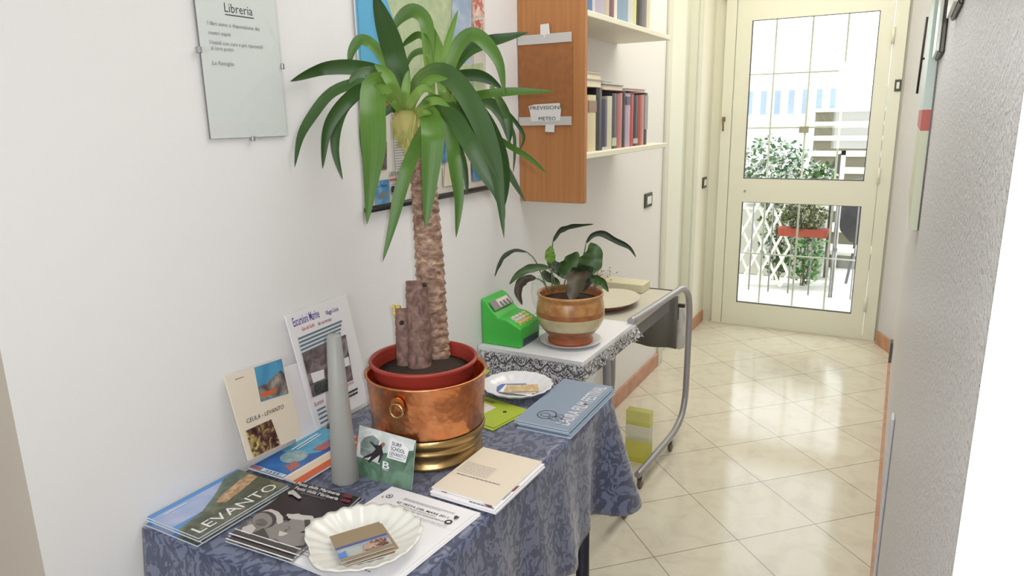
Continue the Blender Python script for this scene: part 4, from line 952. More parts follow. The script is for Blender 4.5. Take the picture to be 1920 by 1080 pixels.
# --- Festa della Marineria
dkp = mat('dark_brown_print', (44, 34, 38), .3)
gp = blob('grey_photo_print', [(.3, (60, 56, 54)), (.5, (112, 106, 102)), (.7, (170, 164, 158))], 26); gpl = mat('light_grey_print', (196, 190, 184), .35); gpm = mat('mid_grey_print', (138, 132, 128), .35); gpd = mat('dark_grey_print', (72, 66, 64), .35)
def festa(q, label):
    s = Sheet(*q, .002, mat('glossy_paper', (216, 220, 224), .25), dkp)
    s.poly([(.0, .72), (.2, .66), (.5, .6), (.95, .58), (1, .62), (1, 1), (0, 1)], gp)
    s.pix([(453, 995), (470, 985), (505, 975), (540, 985), (520, 1020), (470, 1015)], gpm)
    # left man: head, cap, neck
    def face(cx, cy, r, m, ry=1.0, k=14): s.pix([(cx+r*cos(2*pi*i/k), cy+r*ry*sin(2*pi*i/k)) for i in range(k)], m)
    s.pix([(495, 958), (508, 955), (522, 960), (531, 970), (531, 980), (522, 984), (514, 972), (500, 966), (487, 962)], gpl)
    face(498, 975, 21, gpd, .75); face(492, 977, 19, gpm, .78); face(490, 981, 12, MATS['grey_photo_print'], .6)
    s.pix([(455, 990), (473, 984), (480, 992), (468, 1008), (452, 1000)], gpl)
    s.pix([(468, 1003), (495, 992), (505, 1010), (495, 1022), (470, 1014)], gpd)
    s.pix([(538, 965), (586, 969), (592, 978), (578, 984), (578, 978), (541, 974)], gpl)
    face(560, 985, 19, gpm, .8); s.pix([(536, 968), (560, 965), (575, 972), (576, 979), (545, 975)], gpl); s.pix([(571, 977), (582, 977), (581, 992), (572, 996)], gpd)
    s.pix([(545, 995), (570, 1003), (590, 1000), (570, 1025), (535, 1030), (515, 1010)], gpm); s.pix([(524, 998), (541, 1003), (530, 1008), (522, 1008)], gpl)
    s.pix([(540, 925), (550, 921), (556, 926), (566, 936), (560, 938), (548, 930), (541, 930)], gpl)
    s.text('Festa della Marineria', .05, .085, .0105, whitep, w=.112, bold=True)
    s.rect(.03, .93, .97, .985, gpd); s.rect(.0, .985, 1, 1, whitep); s.rect(0, .915, 1, .925, whitep)
    u, v = s.uv(644, 934); s.rect(.8, .04, .93, .085, mat('dull_red_print', (120, 40, 48), .4))
    s.lines(.2, .6, .11, .14, 2, gpm, .35, 7)
    return s.done('brochure', label=label, cat='brochure', group='Festa della Marineria brochures')
zf = TT+.0085
q = quad((560, 902), (675, 932), (428, 1004), zf)
festa(q, 'topmost dark Festa della Marineria brochure with two sailors in grey')
festa(shift(q, .006, -.012, -.0025), 'second Festa della Marineria brochure, just under the topmost')
festa(shift(q, .003, .005, -.005), 'lowest Festa della Marineria brochure, lying on the blue cloth')
# --- A4 notice sheets
def a4(q, label, full):
    s = Sheet(*q, .0005, paper)
    if full:
        u, v = s.uv(787, 950); s.lines(.26, .84, .085, .115, 3, grey_ink, .4, 3)
        s.text("42' FESTA DEL MARE 2011", .24, .165, .0065, ink, w=.125, bold=True); s.lines(.3, .72, .18, .19, 1, grey_ink, .5, 4)
        s.text('PROGRAMMA DEI FESTEGGIAMENTI', .2, .215, .0045, ink, w=.135)
        s.disc(.11, .12, .035, grey_ink); s.disc(.11, .12, .024, paper); s.disc(.11, .12, .012, ink)
        s.disc(.88, .20, .036, ink); s.poly([(.86, .2), (.89, .185), (.9, .205), (.875, .215)], paper)
        for (a, c) in ((.87, .12), (.895, .125), (.885, .14)): s.poly([(a, c), (a+.02, c-.012), (a+.03, c+.01), (a+.01, c+.02)], gpd)
        s.disc(.07, .155, .014, mat('pale_red_print', (205, 150, 150), .5))
        s.lines(.4, .92, .25, .29, 3, grey_ink, .28, 5); s.lines(.42, .75, .30, .42, 8, grey_ink, .28, 6); s.lines(.42, .7, .45, .66, 9, grey_ink, .25, 8); s.lines(.1, .3, .72, .95, 9, grey_ink, .25, 9); s.lines(.6, .8, .74, .9, 4, grey_ink, .25, 9)
    return s.done('notice_sheet', label=label, cat='paper sheet', group='programme sheets under the shell dish')
za = TT+.0035
tl, tr, bl = quad((735, 912), (895, 960), (527, 1045), za)
a4((tl, tr, bl), 'topmost white programme sheet headed Festa del Mare 2011, under the shell dish', True)
a4(shift((tl, tr, bl), .007, .002, -.0012), 'second white programme sheet, its edge showing just under the topmost', False)
a4(shift((tl, tr, bl), .010, -.002, -.0024), 'lowest white programme sheet, lying on the cloth', False)
# --- map booklets
def bookl(q, label, k):
    s = Sheet(*q, .003, paper)
    if k == 0:
        s.rect(0, 0, 1, 1, cream); s.lines(.05, .55, .38, .62, 8, grey_ink, .22, 11); s.lines(.1, .8, .64, .67, 1, grey_ink, .5, 12)
    if k == 1:
        mr = mat('maroon_print', (120, 44, 52), .4)
        s.poly([(.93, .55), (.985, .5), (.985, .62), (.95, .66)], mr); s.poly([(.82, .84), (.9, .7), (.97, .66), (.97, .8), (.88, .9)], gpm); s.poly([(.8, .95), (.88, .92), (.93, .96), (.9, .985)], mr)
        s.lines(.6, .97, .975, .99, 1, ink, .7, 3); s.poly([(.12, .955), (.2, .94), (.24, .955)], ink)
    return s.done('booklet', label=label, cat='booklet', group='white booklets at the table edge')
zk = TT+.015
q = quad((906, 838), (1012, 864), (803, 914), zk)
q2 = quad((908, 842), (1017, 869), (815, 926), zk-.0035)
def rectify(q, W, H):
    a, b_, c = q; U = (b_-a).normalized(); V = (c-a)-U*(c-a).dot(U); V.normalize(); return (a, a+U*W, a+V*H)
q = rectify(q, .152, .203); q2 = rectify(q2, .155, .212)
s0q = q
bookl(q, 'cream-covered booklet with a block of small print, topmost of the stack by the copper pot', 0)
bookl(q2, 'white booklet with maroon corner marks, just under the cream-covered one', 1)
bookl(shift(q2, .003, -.003, -.0036), 'third white booklet down in the stack by the table edge', 2)
bookl(shift(q2, .001, .002, -.0072), 'lowest white booklet, lying on the cloth by the table edge', 2)
# --- Laura Film Festival
bgy = mat('blue_grey_print', (140, 156, 176), .3); pbl = mat('pale_blue_paper', (196, 210, 222), .3)
def laura(q, label, top):
    s = Sheet(*q, .0022, pbl, bgy)
    s.text('LAURA FILM FESTIVAL', .08, .93, .034, mat('rosy_white_print', (222, 214, 218), .4), w=.275, bold=True)
    # pen drawing of a reel and hand
    s.lay += 1
    def loop(cx, cy, rx, ry, th, a0=0, a1=2*pi, n=22):
        for k in range(n):
            t0 = a0+(a1-a0)*k/n; t1 = a0+(a1-a0)*(k+1)/n
            P = [(cx+rx*cos(t0), cy+ry*sin(t0)), (cx+rx*cos(t1), cy+ry*sin(t1)), (cx+(rx-th)*cos(t1), cy+(ry-th*2)*sin(t1)), (cx+(rx-th)*cos(t0), cy+(ry-th*2)*sin(t0))]; s.poly(P, ink, False)
    loop(.2, .42, .085, .17, .008); loop(.19, .4, .035, .09, .006); loop(.16, .62, .04, .13, .006); loop(.2, .66, .05, .07, .006); loop(.12, .72, .05, .12, .005, 0, pi)
    return s.done('brochure', label=label, cat='brochure', group='Laura Film Festival brochures')
zl = TT+.016
q = rectify(quad((964, 787), (1058, 710), (1046, 806), zl), .315, .146)
laura(q, 'topmost blue-grey Laura Film Festival brochure at the far right corner of the table', True)
for i, (dx, dy) in enumerate(((.004, -.004), (-.003, .002), (.007, .003), (.012, -.010))):
    laura(shift(q, dx, dy, -.0034*(i+1)), ('second Laura Film Festival brochure, just beneath the topmost', 'third Laura Film Festival brochure down in the stack', 'fourth Laura Film Festival brochure down in the stack', 'lowest Laura Film Festival brochure, jutting out over the table edge')[i], False)
# --- green leaflets
lime = mat('lime_green_print', (168, 186, 54), .4)
zg = TT+.004
def leaflet(q, label, panel):
    s = Sheet(*q, .0012, mat('lime_green_edge', (140, 160, 50), .5), lime)
    if panel:
        s.rect(.0, .28, .62, .92, mat('pinkish_white_print', (216, 206, 206), .5)); s.lines(.05, .5, .36, .8, 5, grey_ink, .2, 3); s.rect(.05, .1, .5, .2, mat('olive_print', (120, 112, 60), .5)); s.disc(.8, .35, .025, ink)
    return s.done('leaflet', label=label, cat='leaflet', group='lime green leaflets')
g0 = quad((912, 745), (990, 768), (860, 790), zg); gq = rectify((onz(884, 735, zg), onz(990, 768, zg), onz(836, 777, zg)), .205, .14)
leaflet(gq, 'lime green leaflet with white panel beside the copper pot', True)
leaflet(shift(gq, .004, -.012, -.0016), 'lime green leaflet beneath the one with the white panel', False)
g3 = (onz(880, 690, TT+.0022), onz(918, 694, TT+.0022), onz(870, 702, TT+.0022))
leaflet(rectify(g3, .07, .1), 'lime green leaflet corner showing behind the copper pot near the lace', False)

# --- far white plate with cards
def card(c, rot, w, h, z, m, label, group, extra=None, name='card', tilt=(0, 0)):
    U = Vector((cos(rot), sin(rot), tilt[0])).normalized()*w; V = Vector((sin(rot), -cos(rot), tilt[1])).normalized()*h
    O = Vector((c[0], c[1], z))-U/2-V/2
    s = Sheet(O, O+U, O+V, .0006, paper, m)
    if extra: extra(s)
    return s.done(name, label=label, cat='card', group=group)
plt = (.328, 1.617)
scal = mat('white_porcelain', (226, 226, 230), .2)
pw_ = MB(); pw_.lathe((*plt, TT), [(.05, 0), (.058, .003), (.085, .016), (.099, .026), (.1, .028), (.096, .0285), (.08, .018), (.055, .006), (.0001, .005)], scal, 96, wob=lambda a, z: .018*sin(18*a) if z > .014 else 0)
ob('plate', pw_, label='white fluted porcelain plate holding cards at the far end of the blue cloth', cat='plate')
cz = TT+.009
tan_ = blob('tan_card_print', [(.35, (190, 158, 112)), (.6, (220, 196, 156))], 60)
card((plt[0]-.022, plt[1]+.008), .5, .085, .055, cz, mat('blue_card_print', (84, 120, 170), .4), 'blue card lying lowest in the far plate', 'cards in the far plate')
card((plt[0]+.006, plt[1]-.006), .15, .095, .055, cz+.002, paper, 'white card under the tan ones in the far plate', 'cards in the far plate')
card((plt[0]+.012, plt[1]), .35, .09, .055, cz+.004, tan_, 'tan card in the far plate, beneath the topmost', 'cards in the far plate')
card((plt[0]+.016, plt[1]+.004), .55, .09, .05, cz+.006, tan_, 'topmost tan card in the far plate', 'cards in the far plate')
# --- shell dish with cards
shc = Vector((.428, .845)); SHZ = za+.0003
sd = MB(); n = 96; rings = [(.03, .0), (.05, .001), (.068, .005), (.086, .013), (.101, .021), (.108, .024)]
def shell_r(a, r, z, k):
    # fan shape: flutes towards the far side, flat hinge at the near-left
    fl = .009*sin(22*a)*(k/5.)**1.2; br = 1.0
    ah = (a-HINGE+pi) % (2*pi)-pi; br += -.09*max(0, cos(a-2.21))-.14*math.exp(-(ah/.35)**2)*(k/5.)+.05*math.exp(-((abs(ah)-.75)/.25)**2)*(k/5.)
    return r*br*(1+fl), z+.0018*sin(22*a)*min(1, k/3.)-(.006*math.exp(-(ah/.4)**2) if k > 3 else 0)
HINGE = math.radians(-128)
vs = []; 
for side in (0, 1):
    for k, (r, z) in enumerate(rings):
        for i in range(n):
            a = 2*pi*i/n; R_, Z_ = shell_r(a, r, z, k)
            vs.append((shc.x+R_*cos(a), shc.y+R_*sin(a), SHZ+Z_+(0 if side == 0 else .003)))
K_ = len(rings)
fs = [(j*n+i, (j+1)*n+i, (j+1)*n+(i+1) % n, j*n+(i+1) % n) for j in range(K_-1) for i in range(n)]
fs += [(K_*n+j*n+i, K_*n+j*n+(i+1) % n, K_*n+(j+1)*n+(i+1) % n, K_*n+(j+1)*n+i) for j in range(K_-1) for i in range(n)]
fs += [((K_-1)*n+i, (2*K_-1)*n+i, (2*K_-1)*n+(i+1) % n, (K_-1)*n+(i+1) % n) for i in range(n)]
sd.add(vs, fs, mat('cream_white_ceramic', (228, 226, 218), .25, coat=.3), True); sd.add([vs[i] for i in range(n)], [tuple(range(n))], MATS['cream_white_ceramic']); sd.add([vs[K_*n+i] for i in range(n)], [tuple(reversed(range(n)))], MATS['cream_white_ceramic'])
ob('shell_dish', sd, label='white scallop-shell dish with cards on the papers at the front of the table', cat='dish')
zc = SHZ+.0165
def view(s):
    s.rect(0, 0, 1, .5, mat('taupe_print', (150, 132, 104), .4)); s.rect(0, .5, 1, 1, blob('seashore_print', [(.35, (120, 140, 170)), (.55, (176, 180, 176))], 30)); s.rect(0, .48, 1, .56, mat('violet_blue_print', (86, 92, 142), .4))
    s.poly([(.42, .84), (.52, .66), (.7, .58), (.93, .6), (.95, .86), (.6, .9)], blob('rocks_print', [(.4, (96, 60, 48)), (.6, (190, 160, 140))], 120)); s.rect(0, .9, 1, 1, MATS['taupe_print']); s.poly([(.0, .72), (.16, .66), (.14, .86), (.0, .88)], mat('bright_blue_print', (90, 130, 205), .4))
def cards3(pts, z, label, m=None, ex=None):
    a, b_, c = [onz(*p, z) for p in pts]; s = Sheet(a, b_, c, .0008, paper, m)
    if ex: ex(s)
    return s.done('card', label=label, cat='card', group='cards in the shell dish')
cards3([(617, 1006), (711, 978), (640, 1056)], zc, 'topmost picture card with brown sky and rocky shore in the shell dish', None, view)
cards3([(624, 1008), (716, 981), (650, 1060)], zc-.003, 'picture card just under the topmost in the shell dish', MATS['taupe_print'])
cards3([(628, 1012), (721, 988), (655, 1061)], zc-.006, 'lowest brown card in the shell dish', MATS['taupe_print'])
# --- frosted obelisk
oc = onz(640, 893, TT); oz = 0.0
ttop = None
for hz in [x*.005 for x in range(30, 80)]:
    pass
def projy(p):
    v = Vector(p)-CAM; zz = v.dot(FW); return (960+FPX*v.dot(RT)/zz, 540-FPX*v.dot(UP)/zz)
oc = Vector((.232, 1.018, TT)); hz = .2
while projy((oc.x, oc.y, TT+hz))[1] > 628: hz += .002
fg = mat('frosted_glass', (178, 177, 172), .45, trans=.35)
fb = MB(); rb, rt = .0315, .0155; n = 8; ring = lambda r, z, a0=.35: [(oc.x+r*cos(a0+2*pi*i/n), oc.y+r*sin(a0+2*pi*i/n), z) for i in range(n)]
lv = [ring(rb*.94, TT), ring(rb, TT+.004), ring(rt, TT+hz-.004), ring(rt*.7, TT+hz)]
vs = [p for r_ in lv for p in r_]; fs = [(j*n+i, j*n+(i+1) % n, (j+1)*n+(i+1) % n, (j+1)*n+i) for j in range(3) for i in range(n)]+[tuple(reversed(range(n))), tuple(range(3*n, 4*n))]
fb.add(vs, fs, fg, True)
ob('glass_obelisk', fb, label='tall tapering frosted glass obelisk standing among the brochures', cat='obelisk')
# --- standing cards against the wall
def stand(pxq, xb, xt, label, name, face, draw, t=.002, cat='card'):
    """leans on the wall: bottom corners on plane x=xb, top ones on x=xt"""
    (tlp, trp, blp) = pxq; bl_ = onx(*blp, xb); bl_.z = max(bl_.z, TT+.001); tl_ = onx(*tlp, xt); tr_ = onx(*trp, xt)
    s = Sheet(tl_, tr_, bl_, t, face); draw(s); return s.done(name, label=label, cat=cat)
def ceula(s):
    s.pix([(476, 688), (528, 672), (541, 738), (489, 754)], blob('beach_sky_print', [(.3, (70, 140, 180)), (.7, (100, 170, 205))], 10))
    s.pix([(484, 726), (500, 718), (526, 694), (532, 700), (541, 736), (489, 752)], gp)
    s.pix([(486, 740), (510, 730), (520, 727), (512, 738), (490, 744)], orange)
    s.pix([(460, 808), (508, 786), (526, 834), (475, 858)], blob('night_village_print', [(.35, (50, 30, 32)), (.5, (96, 64, 58)), (.68, (214, 196, 120))], 45))
    u, v = s.uv(462, 794); s.text('CEULA - LEVANTO', max(.1, u), v, .0095, ink, w=.105, ital=.25)
    u, v = s.uv(440, 711); s.lines(u, u+.14, v, v+.012, 1, grey_ink, .8, 3)
stand(((421, 707), (528, 672), (466, 864)), .042, .012, 'cream Ceula - Levanto booklet with two photos leaning on the wall', 'standing_booklet', cream, ceula, .004, 'booklet')
stand(((526, 690), (575, 675), (556, 830)), .020, .008, 'blank white card between the Ceula booklet and the Escursioni sign', 'blank_card', paper, lambda s: None, .001)
pur = mat('purple_print', (78, 62, 150), .5); redp = mat('red_print', (205, 84, 66), .5); tealp = mat('grey_teal_print', (100, 124, 138), .5)
def esc(s):
    def tx(t, px, py, h, m, w): u, v = s.uv(px, py); s.text(t, u, v, h, m, w=w, bold=True)
    tx('Escursioni Marine', 551, 613, .022, pur, .085); tx('Villaggio Coccia', 611, 591, .011, pur, .045); tx('Gite del Golfo', 566, 621, .009, redp, .042); tx('Bar con terrazza', 597, 610, .009, mat('mauve_print', (150, 80, 110), .5), .045)
    for k in range(5):
        a = (558+k*1.6, 634+k*7.0); bq = (640-k*1, 600+k*7.4)
        s.pix([a, bq, (bq[0]+.8, bq[1]+3.6), (a[0]+.8, a[1]+3.6)], tealp)
    ph = blob('harbour_print', [(.3, (60, 56, 60)), (.5, (110, 98, 100)), (.65, (150, 138, 140))], 30)
    s.pix([(565, 663), (647, 627), (661, 712), (585, 745)], ph)
    s.pix([(581, 700), (606, 692), (607, 709), (586, 718)], whitep); s.pix([(636, 676), (652, 668), (655, 684), (640, 690)], whitep)
    s.pix([(588, 722), (607, 712), (640, 705), (645, 718), (590, 742)], blob('dark_water_print', [(.4, (50, 58, 56)), (.6, (80, 88, 84))], 60))
    tx('Escursioni', 589, 762, .011, mat('mauve_print', (150, 80, 110), .5), .03); tx('partenze', 650, 724, .009, mat('pink_print', (200, 90, 110), .5), .024)
    for k in range(4): s.pix([(592+k*2, 768+k*8), (608+k*1.5, 760+k*8), (609+k*1.5, 763.5+k*8), (593+k*2, 771.5+k*8)], tealp)
    for k in range(2): s.pix([(646, 737+k*7), (668, 726+k*7), (668.6, 730+k*7), (646.6, 741+k*7)], gpd)
stand(((535, 593), (649, 552), (594, 806)), .022, .010, 'tall white Escursioni Marine sign with purple heading leaning on the wall', 'standing_sign', paper, esc, .004, 'sign')
# --- surf school card leaning on the copper pot
wv = blob('wave_print', [(.3, (186, 196, 192)), (.6, (232, 233, 232))], 25); sea_g = blob('green_sea_print', [(.3, (66, 96, 72)), (.6, (110, 142, 122))], 25); suit = mat('wetsuit_print', (48, 38, 46), .4)
sq = rectify((onz(674, 796, TT+.085), Vector((0, 0, 0)), Vector((0, 0, 0))), 1, 1) if False else None
bl_ = onz(664, 889, TT+.001); br_ = onz(752, 913, TT+.001); dirr = (Vector((*cc, 0))-Vector((bl_.x, bl_.y, 0))).normalized()
def up_to(px, py, base):
    # point over the pixel in the plane that contains the base edge and leans back
    E = (br_-bl_).normalized(); L = Vector((0, 0, 1)).cross(E); L = L if L.dot(Vector((*cc, 0))-Vector((bl_.x, bl_.y, 0))) > 0 else -L
    N = E.cross((L*.5+Vector((0, 0, 1))).normalized()); d = ray(px, py); return CAM+d*((bl_-CAM).dot(N)/d.dot(N))
tl_ = up_to(674, 796, bl_); tr_ = up_to(780, 826, br_)
s = Sheet(tl_, tr_, bl_, .0012, mat('card_edge', (200, 200, 205), .4), sea_g)
s.pix([(674, 797), (780, 826), (775, 845), (715, 850), (712, 872), (690, 862), (668, 855)], wv)
s.pix([(668, 858), (700, 865), (714, 872), (722, 905), (667, 888)], sea_g)
s.pix([(676, 830), (684, 820), (700, 816), (712, 826), (708, 845), (690, 860), (676, 852)], blob('wave_tube_print', [(.4, (120, 136, 130)), (.6, (160, 172, 166))], 40))
s.pix([(693, 828), (697, 828), (703, 834), (712, 835), (716, 831), (719, 835), (717, 842), (719, 850), (712, 868), (709, 868), (713, 853), (700, 862), (693, 868), (690, 865), (697, 856), (680, 860), (682, 857), (700, 848), (705, 842), (702, 838)], suit)
s.pix([(715, 832), (719, 829), (723, 833), (720, 838), (716, 837)], mat('face_print', (150, 104, 90), .5))
s.pix([(733, 823), (756, 829), (768, 843), (761, 868), (726, 858)], whitep)
def st(t, px, py, h, w): u, v = s.uv(px, py); s.text(t, u, v, h, ink, w=w, bold=True)
def stx(t, px, py, px2, py2, h, m=ink):
    u, v = s.uv(px, py); u2, v2 = s.uv(px2, py2); s.text(t, u, v, h, m, w=(u2-u)*s.W, bold=True)
stx('SURF', 735.5, 834.5, 754, 839, .0078); stx('SCHOOL', 733.5, 843.5, 760, 850, .0078); stx('LEVANTO', 731.5, 852.5, 762, 860, .0078); stx('SURFSCHOOLLEVANTO', 730, 856, 758, 863.5, .002)
stx('B', 718, 877, 731, 880, .0145, whitep); stx('BARBARIA', 718, 880, 729, 883, .002, whitep)
s.done('surf_card', label='green and white Surf School Levanto card leaning against the copper pot', cat='card')

# ================================================================== OUTSIDE THE GLAZED DOOR
concrete = mat('pale_terrace', (214, 212, 206), .8)
S_('ground_terrace', MB().box((-4, 5.2, -.12), (5, 12, -.03), concrete))
grl = mat('white_grille_paint', (205, 205, 190), .5)
gt = thing('security_grille', 'white painted iron grille right outside the glazed door', 'grille', (.62, 5.23, 0))
def bar(mb, a, b_, r, m): mb.tube([a, b_], r, m, 8)
GY = 5.235
vx = [ony(p, 240, GY).x for p in (1444, 1510, 1574)]
for x in vx: mb = MB(); bar(mb, (x, GY, .0), (x, GY, 2.25), .0065, grl); ob('bar', mb, gt)
for (px, py) in ((1500, 481), (1500, 239), (1500, 136)):
    z = ony(px, py, GY).z; mb = MB(); bar(mb, (.16, GY, z), (1.07, GY, z), .0055, grl); ob('crossbar', mb, gt)
q = ony(1507, 243, GY-.01); ob('lock_box', MB().bevbox((q.x-.03, GY-.015, q.z-.022), (q.x+.03, GY+.015, q.z+.022), mat('lock_beige', (168, 162, 140), .5), .003), gt)
# railing
RY = 6.35; rl = mat('grey_iron', (120, 118, 122), .5)
rg_ = thing('terrace_railing', 'thin grey iron railing along the edge of the terrace', 'railing', (.6, RY, 0))
zb_r = onz(1, 1, 1) and ony(1480, 558, RY).z
for k in range(14):
    x = -.55+.165*k; mb = MB(); bar(mb, (x, RY, zb_r), (x, RY, .88), .006, rl); ob('baluster', mb, rg_)
for z in (zb_r, .88): mb = MB(); bar(mb, (-.6, RY, z), (1.65, RY, z), .009, rl); ob('rail', mb, rg_)
for x in (-.58, ony(1566, 470, RY).x, 1.62): mb = MB(); bar(mb, (x, RY, -.03), (x, RY, .9), .008, rl); ob('post', mb, rg_)
# lattice
LY = 6.45; ltm = mat('white_lattice', (226, 226, 222), .5)
lat = MB(); lx0 = ony(1388, 400, LY).x-.2; lx1 = ony(1478, 500, LY).x; h0, h1 = .0, .86
step = .115
def lslat(x, z, dx):
    """diagonal slat clipped to the panel"""
    L = []
    t0, t1 = 0, (h1-h0)
    a = (x, h0); 
    za, xa = h0, x; zb, xb = h1, x+dx*(h1-h0)/2.1
    if dx > 0:
        if xb > lx1: zb = h0+(lx1-x)/dx*2.1; xb = lx1
        if xa < lx0: za = h0+(lx0-x)/dx*2.1; xa = lx0
    else:
        if xb < lx0: zb = h0+(lx0-x)/dx*2.1; xb = lx0
        if xa > lx1: za = h0+(lx1-x)/dx*2.1; xa = lx1
    if zb-za > .05: return (xa, za, xb, zb)
for k in range(-12, 16):
    for dx, yo in ((1, 0), (-1, .012)):
        r_ = lslat(lx0+k*step, 0, dx)
        if r_:
            xa, za_, xb, zb = r_; lat.prism([(xa-.012, LY+yo, za_), (xa+.012, LY+yo, za_), (xb+.012, LY+yo, zb), (xb-.012, LY+yo, zb)], (0, .008, 0), ltm)
ob('lattice_panel', lat, label='white expanding wooden lattice behind the railing, seen through the lower pane', cat='lattice')
# foliage
def foliage(name, c, s, n, cols, label, leafs=.035, seed=1, parent=None, stems=8):
    rr = random.Random(seed); t = thing(name, label, 'shrub', (c[0], c[1], c[2]-s[2])) if parent is None else parent
    mb = MB(); ms = [mat('%s_leaf_%d' % (name, i), c_, .5) for i, c_ in enumerate(cols)]
    for k in range(n):
        while True:
            p = Vector((rr.uniform(-1, 1), rr.uniform(-1, 1), rr.uniform(-1, 1)))
            if p.length < 1 and p.length > .3: break
        q = Vector((c[0]+p.x*s[0], c[1]+p.y*s[1], c[2]+p.z*s[2])); d = Vector((rr.gauss(0, 1), rr.gauss(0, 1), rr.gauss(0, .7))).normalized(); a = d.cross(Vector((rr.gauss(0, 1), rr.gauss(0, 1), 1))).normalized(); L = leafs*rr.uniform(.6, 1.3)
        mb.add([q, q+d*L*.5+a*L*.32, q+d*L, q+d*L*.5-a*L*.32], [(0, 1, 2, 3)], ms[rr.randrange(len(ms))])
    ob('foliage', mb, t)
    st_ = MB(); bm_ = mat('twig_brown', (96, 84, 60), .8)
    for k in range(stems):
        a = Vector((c[0]+rr.uniform(-.2, .2)*s[0], c[1], c[2]-s[2])); e = Vector((c[0]+rr.uniform(-.8, .8)*s[0], c[1]+rr.uniform(-.5, .5)*s[1], c[2]+rr.uniform(-.2, .8)*s[2])); st_.tube([a, a.lerp(e, .5)+Vector((0, 0, .03)), e], .004, bm_, 5)
    ob('stems', st_, t); return t
ivy = [(40, 92, 40), (70, 120, 52), (96, 140, 70)]
c = ony(1460, 420, 6.6); foliage('climbing_ivy', (c.x, 6.62, c.z-.1), (.18, .12, .42), 420, [(36, 74, 34), (60, 98, 44), (90, 120, 60)], 'ivy climbing through the white lattice', .05, 2)
c = ony(1512, 470, 6.6); foliage('trailing_ivy', (c.x, 6.6, c.z-.02), (.15, .1, .30), 420, [(48, 104, 50), (76, 132, 66), (110, 160, 90)], 'bright green ivy trailing below the red planter', .05, 3)
# planter on the railing
pA_ = ony(1463, 428, 6.28); pB_ = ony(1551, 440, 6.28)
pl = thing('window_planter', 'long terracotta-red planter with bushy green plant hung on the railing', 'planter', ((pA_.x+pB_.x)/2, 6.28, pB_.z))
ob('trough', MB().prism([(pA_.x, 6.2, pB_.z-.02), (pB_.x, 6.2, pB_.z-.02), (pB_.x+.01, 6.2, pB_.z+.045), (pA_.x-.01, 6.2, pB_.z+.045)], (0, .14, 0), mat('planter_red', (150, 62, 40), .6)), pl)
foliage('planter_bush', ((pA_.x+pB_.x)/2, 6.27, pB_.z+.15), (abs(pB_.x-pA_.x)*.52, .12, .13), 900, [(50, 62, 24), (84, 92, 34), (112, 118, 46), (36, 44, 22)], 'dense olive-green bush growing in the red planter', .03, 4)
# white-flowering shrub in the upper pane
c = ony(1455, 315, 7.2); foliage('flowering_shrub', (c.x-.04, 7.25, c.z-.03), (.42, .3, .33), 1500, [(44, 84, 40), (70, 110, 58), (214, 220, 214), (228, 232, 230)], 'bushy shrub with white variegated leaves seen in the upper pane', .06, 5)
c = ony(1540, 330, 6.8); foliage('small_shrub', (c.x, 6.78, c.z-.03), (.13, .14, .13), 500, [(44, 84, 40), (80, 120, 60), (214, 220, 214)], 'smaller shrub between the flowering shrub and the steps', .05, 6)
ob('shrub_bed', MB().bevbox((-1.2, 6.98, -.03), (.62, 7.6, .62), mat('planting_wall', (178, 176, 164), .9), .01), label='low masonry bed carrying the shrubs beyond the railing', cat='planting bed')
# steps going up behind
stp = mat('step_riser_shaded', (104, 100, 82), .85); stc = mat('step_tread_lit', (220, 218, 210), .8)  # shade on the risers and glare on the treads put into the colours
stt = thing('garden_steps', 'broad stone garden steps rising beyond the terrace on the right', 'steps', (1.6, 8.2, 0))
for k in range(9):
    y = 7.65+.36*k; z0_ = .175*k-.02; xl = ony(1528, 230, y).x
    mb = MB(); mb.box((xl, y, -.03), (3.6, y+.36, z0_+.125), stp); ob('riser', mb, stt); ob('tread', MB().bevbox((xl-.02, y-.03, z0_+.125), (3.6, y+.36, z0_+.175), stc, .006), stt)
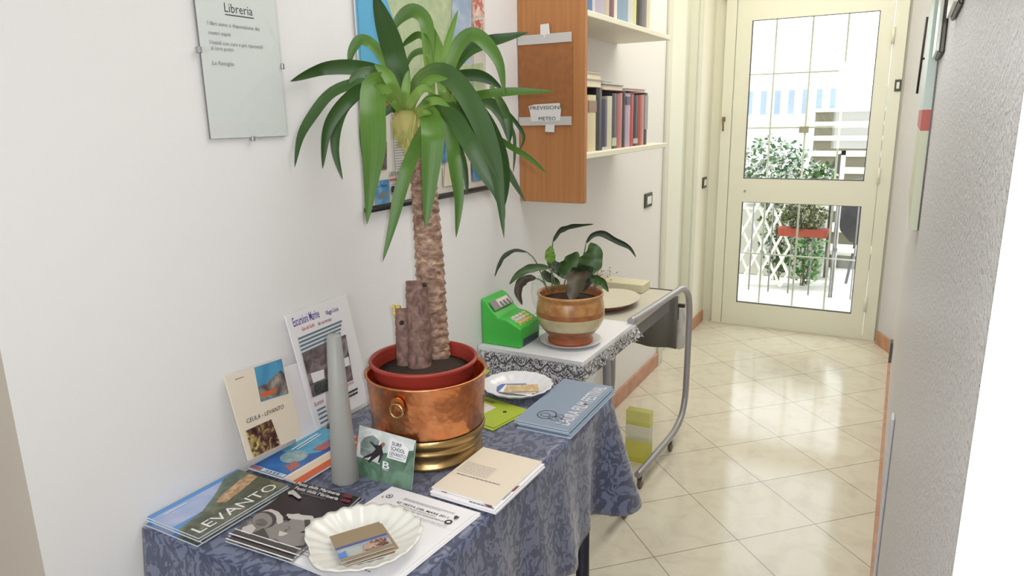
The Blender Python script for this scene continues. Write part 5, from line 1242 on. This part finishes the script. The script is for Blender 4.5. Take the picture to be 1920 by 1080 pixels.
# blue and white striped balustrade / awning at the back
bl_m = mat('pale_blue_board', (140, 156, 182), .6)
fn = thing('striped_fence', 'white and pale blue upright board fence at the back of the garden', 'fence', (1, 10.9, 1.8))
FY = 10.9; za_ = ony(1500, 214, FY).z; zb_f = ony(1500, 168, FY).z
for k in range(14):
    px = 1400+k*26-3*0; x = ony(px, 190, FY).x
    ob('blue_board', MB().box((x, FY, za_), (ony(px+11, 190, FY).x, FY+.03, zb_f), bl_m), fn)
    ob('white_board', MB().box((ony(px+11, 190, FY).x, FY+.005, za_), (ony(px+26, 190, FY).x, FY+.03, zb_f+.12), white), fn)
for k in range(4): x = ony(1400+110*k, 190, FY).x; ob('post', MB().box((x, FY+.05, -.03), (x+.06, FY+.11, zb_f), white), fn)
ob('rail', MB().box((ony(1390, 190, FY).x, FY-.03, za_-.06), (ony(1760, 190, FY).x, FY+.05, za_), white), fn)
# black covered object and white-framed panel at the right
q0 = ony(1568, 300, 7.4); 
bk = MB(); bx = ony(1610, 395, 6.9); bk.lathe((bx.x+.05, 6.95, .35), [(.02, 0), (.12, .02), (.2, .12), (.23, .3), (.2, .46), (.12, .56), (.0001, .6)], mat('black_cover', (46, 46, 54), .5), 24, wob=lambda a, z: .06*sin(5*a+z*9))
bk.tube([(bx.x-.05, 6.95, -.03), (bx.x, 6.95, .38)], .012, black, 8); bk.tube([(bx.x+.18, 6.95, -.03), (bx.x+.1, 6.95, .38)], .012, black, 8)
ob('covered_grill', bk, label='black covered barbecue on thin legs beyond the railing at the right', cat='barbecue')
wp = thing('white_gate_frame', 'white-framed gate panel standing by the garden steps', 'gate', (1.2, 6.6, 0))
ga = ony(1578, 283, 6.7); gb = ony(1640, 283, 6.7)
mb = MB(); mb.box((ga.x, 6.7, -.03), (ga.x+.035, 6.74, ga.z), white); mb.box((ga.x+.45, 6.7, -.03), (ga.x+.485, 6.74, ga.z), white); mb.box((ga.x, 6.7, ga.z-.035), (ga.x+.485, 6.74, ga.z), white); mb.box((ga.x, 6.7, .3), (ga.x+.485, 6.74, .335), white)
ob('frame', mb, wp)
dg = MB(); d0_ = ony(1566, 300, 7.1); dg.prism([(d0_.x-.09, 7.1, d0_.z-.16), (d0_.x+.06, 7.1, d0_.z-.16), (d0_.x+.09, 7.1, d0_.z+.07), (d0_.x+.02, 7.1, d0_.z+.05)], (0, .08, 0), mat('dark_stone', (84, 80, 72), .8))
dg.box((d0_.x-.02, 7.13, -.03), (d0_.x+.02, 7.16, d0_.z-.16), MATS['dark_stone'])
ob('dark_post_sign', dg, label='dark slanted board on a post beside the flowering shrub', cat='sign board')
# garden wall far behind closing the view
S_('wall_garden', MB().box((-6, 12, -.1), (7, 12.2, 1.9), mat('garden_wall', (224, 222, 212), .9)))
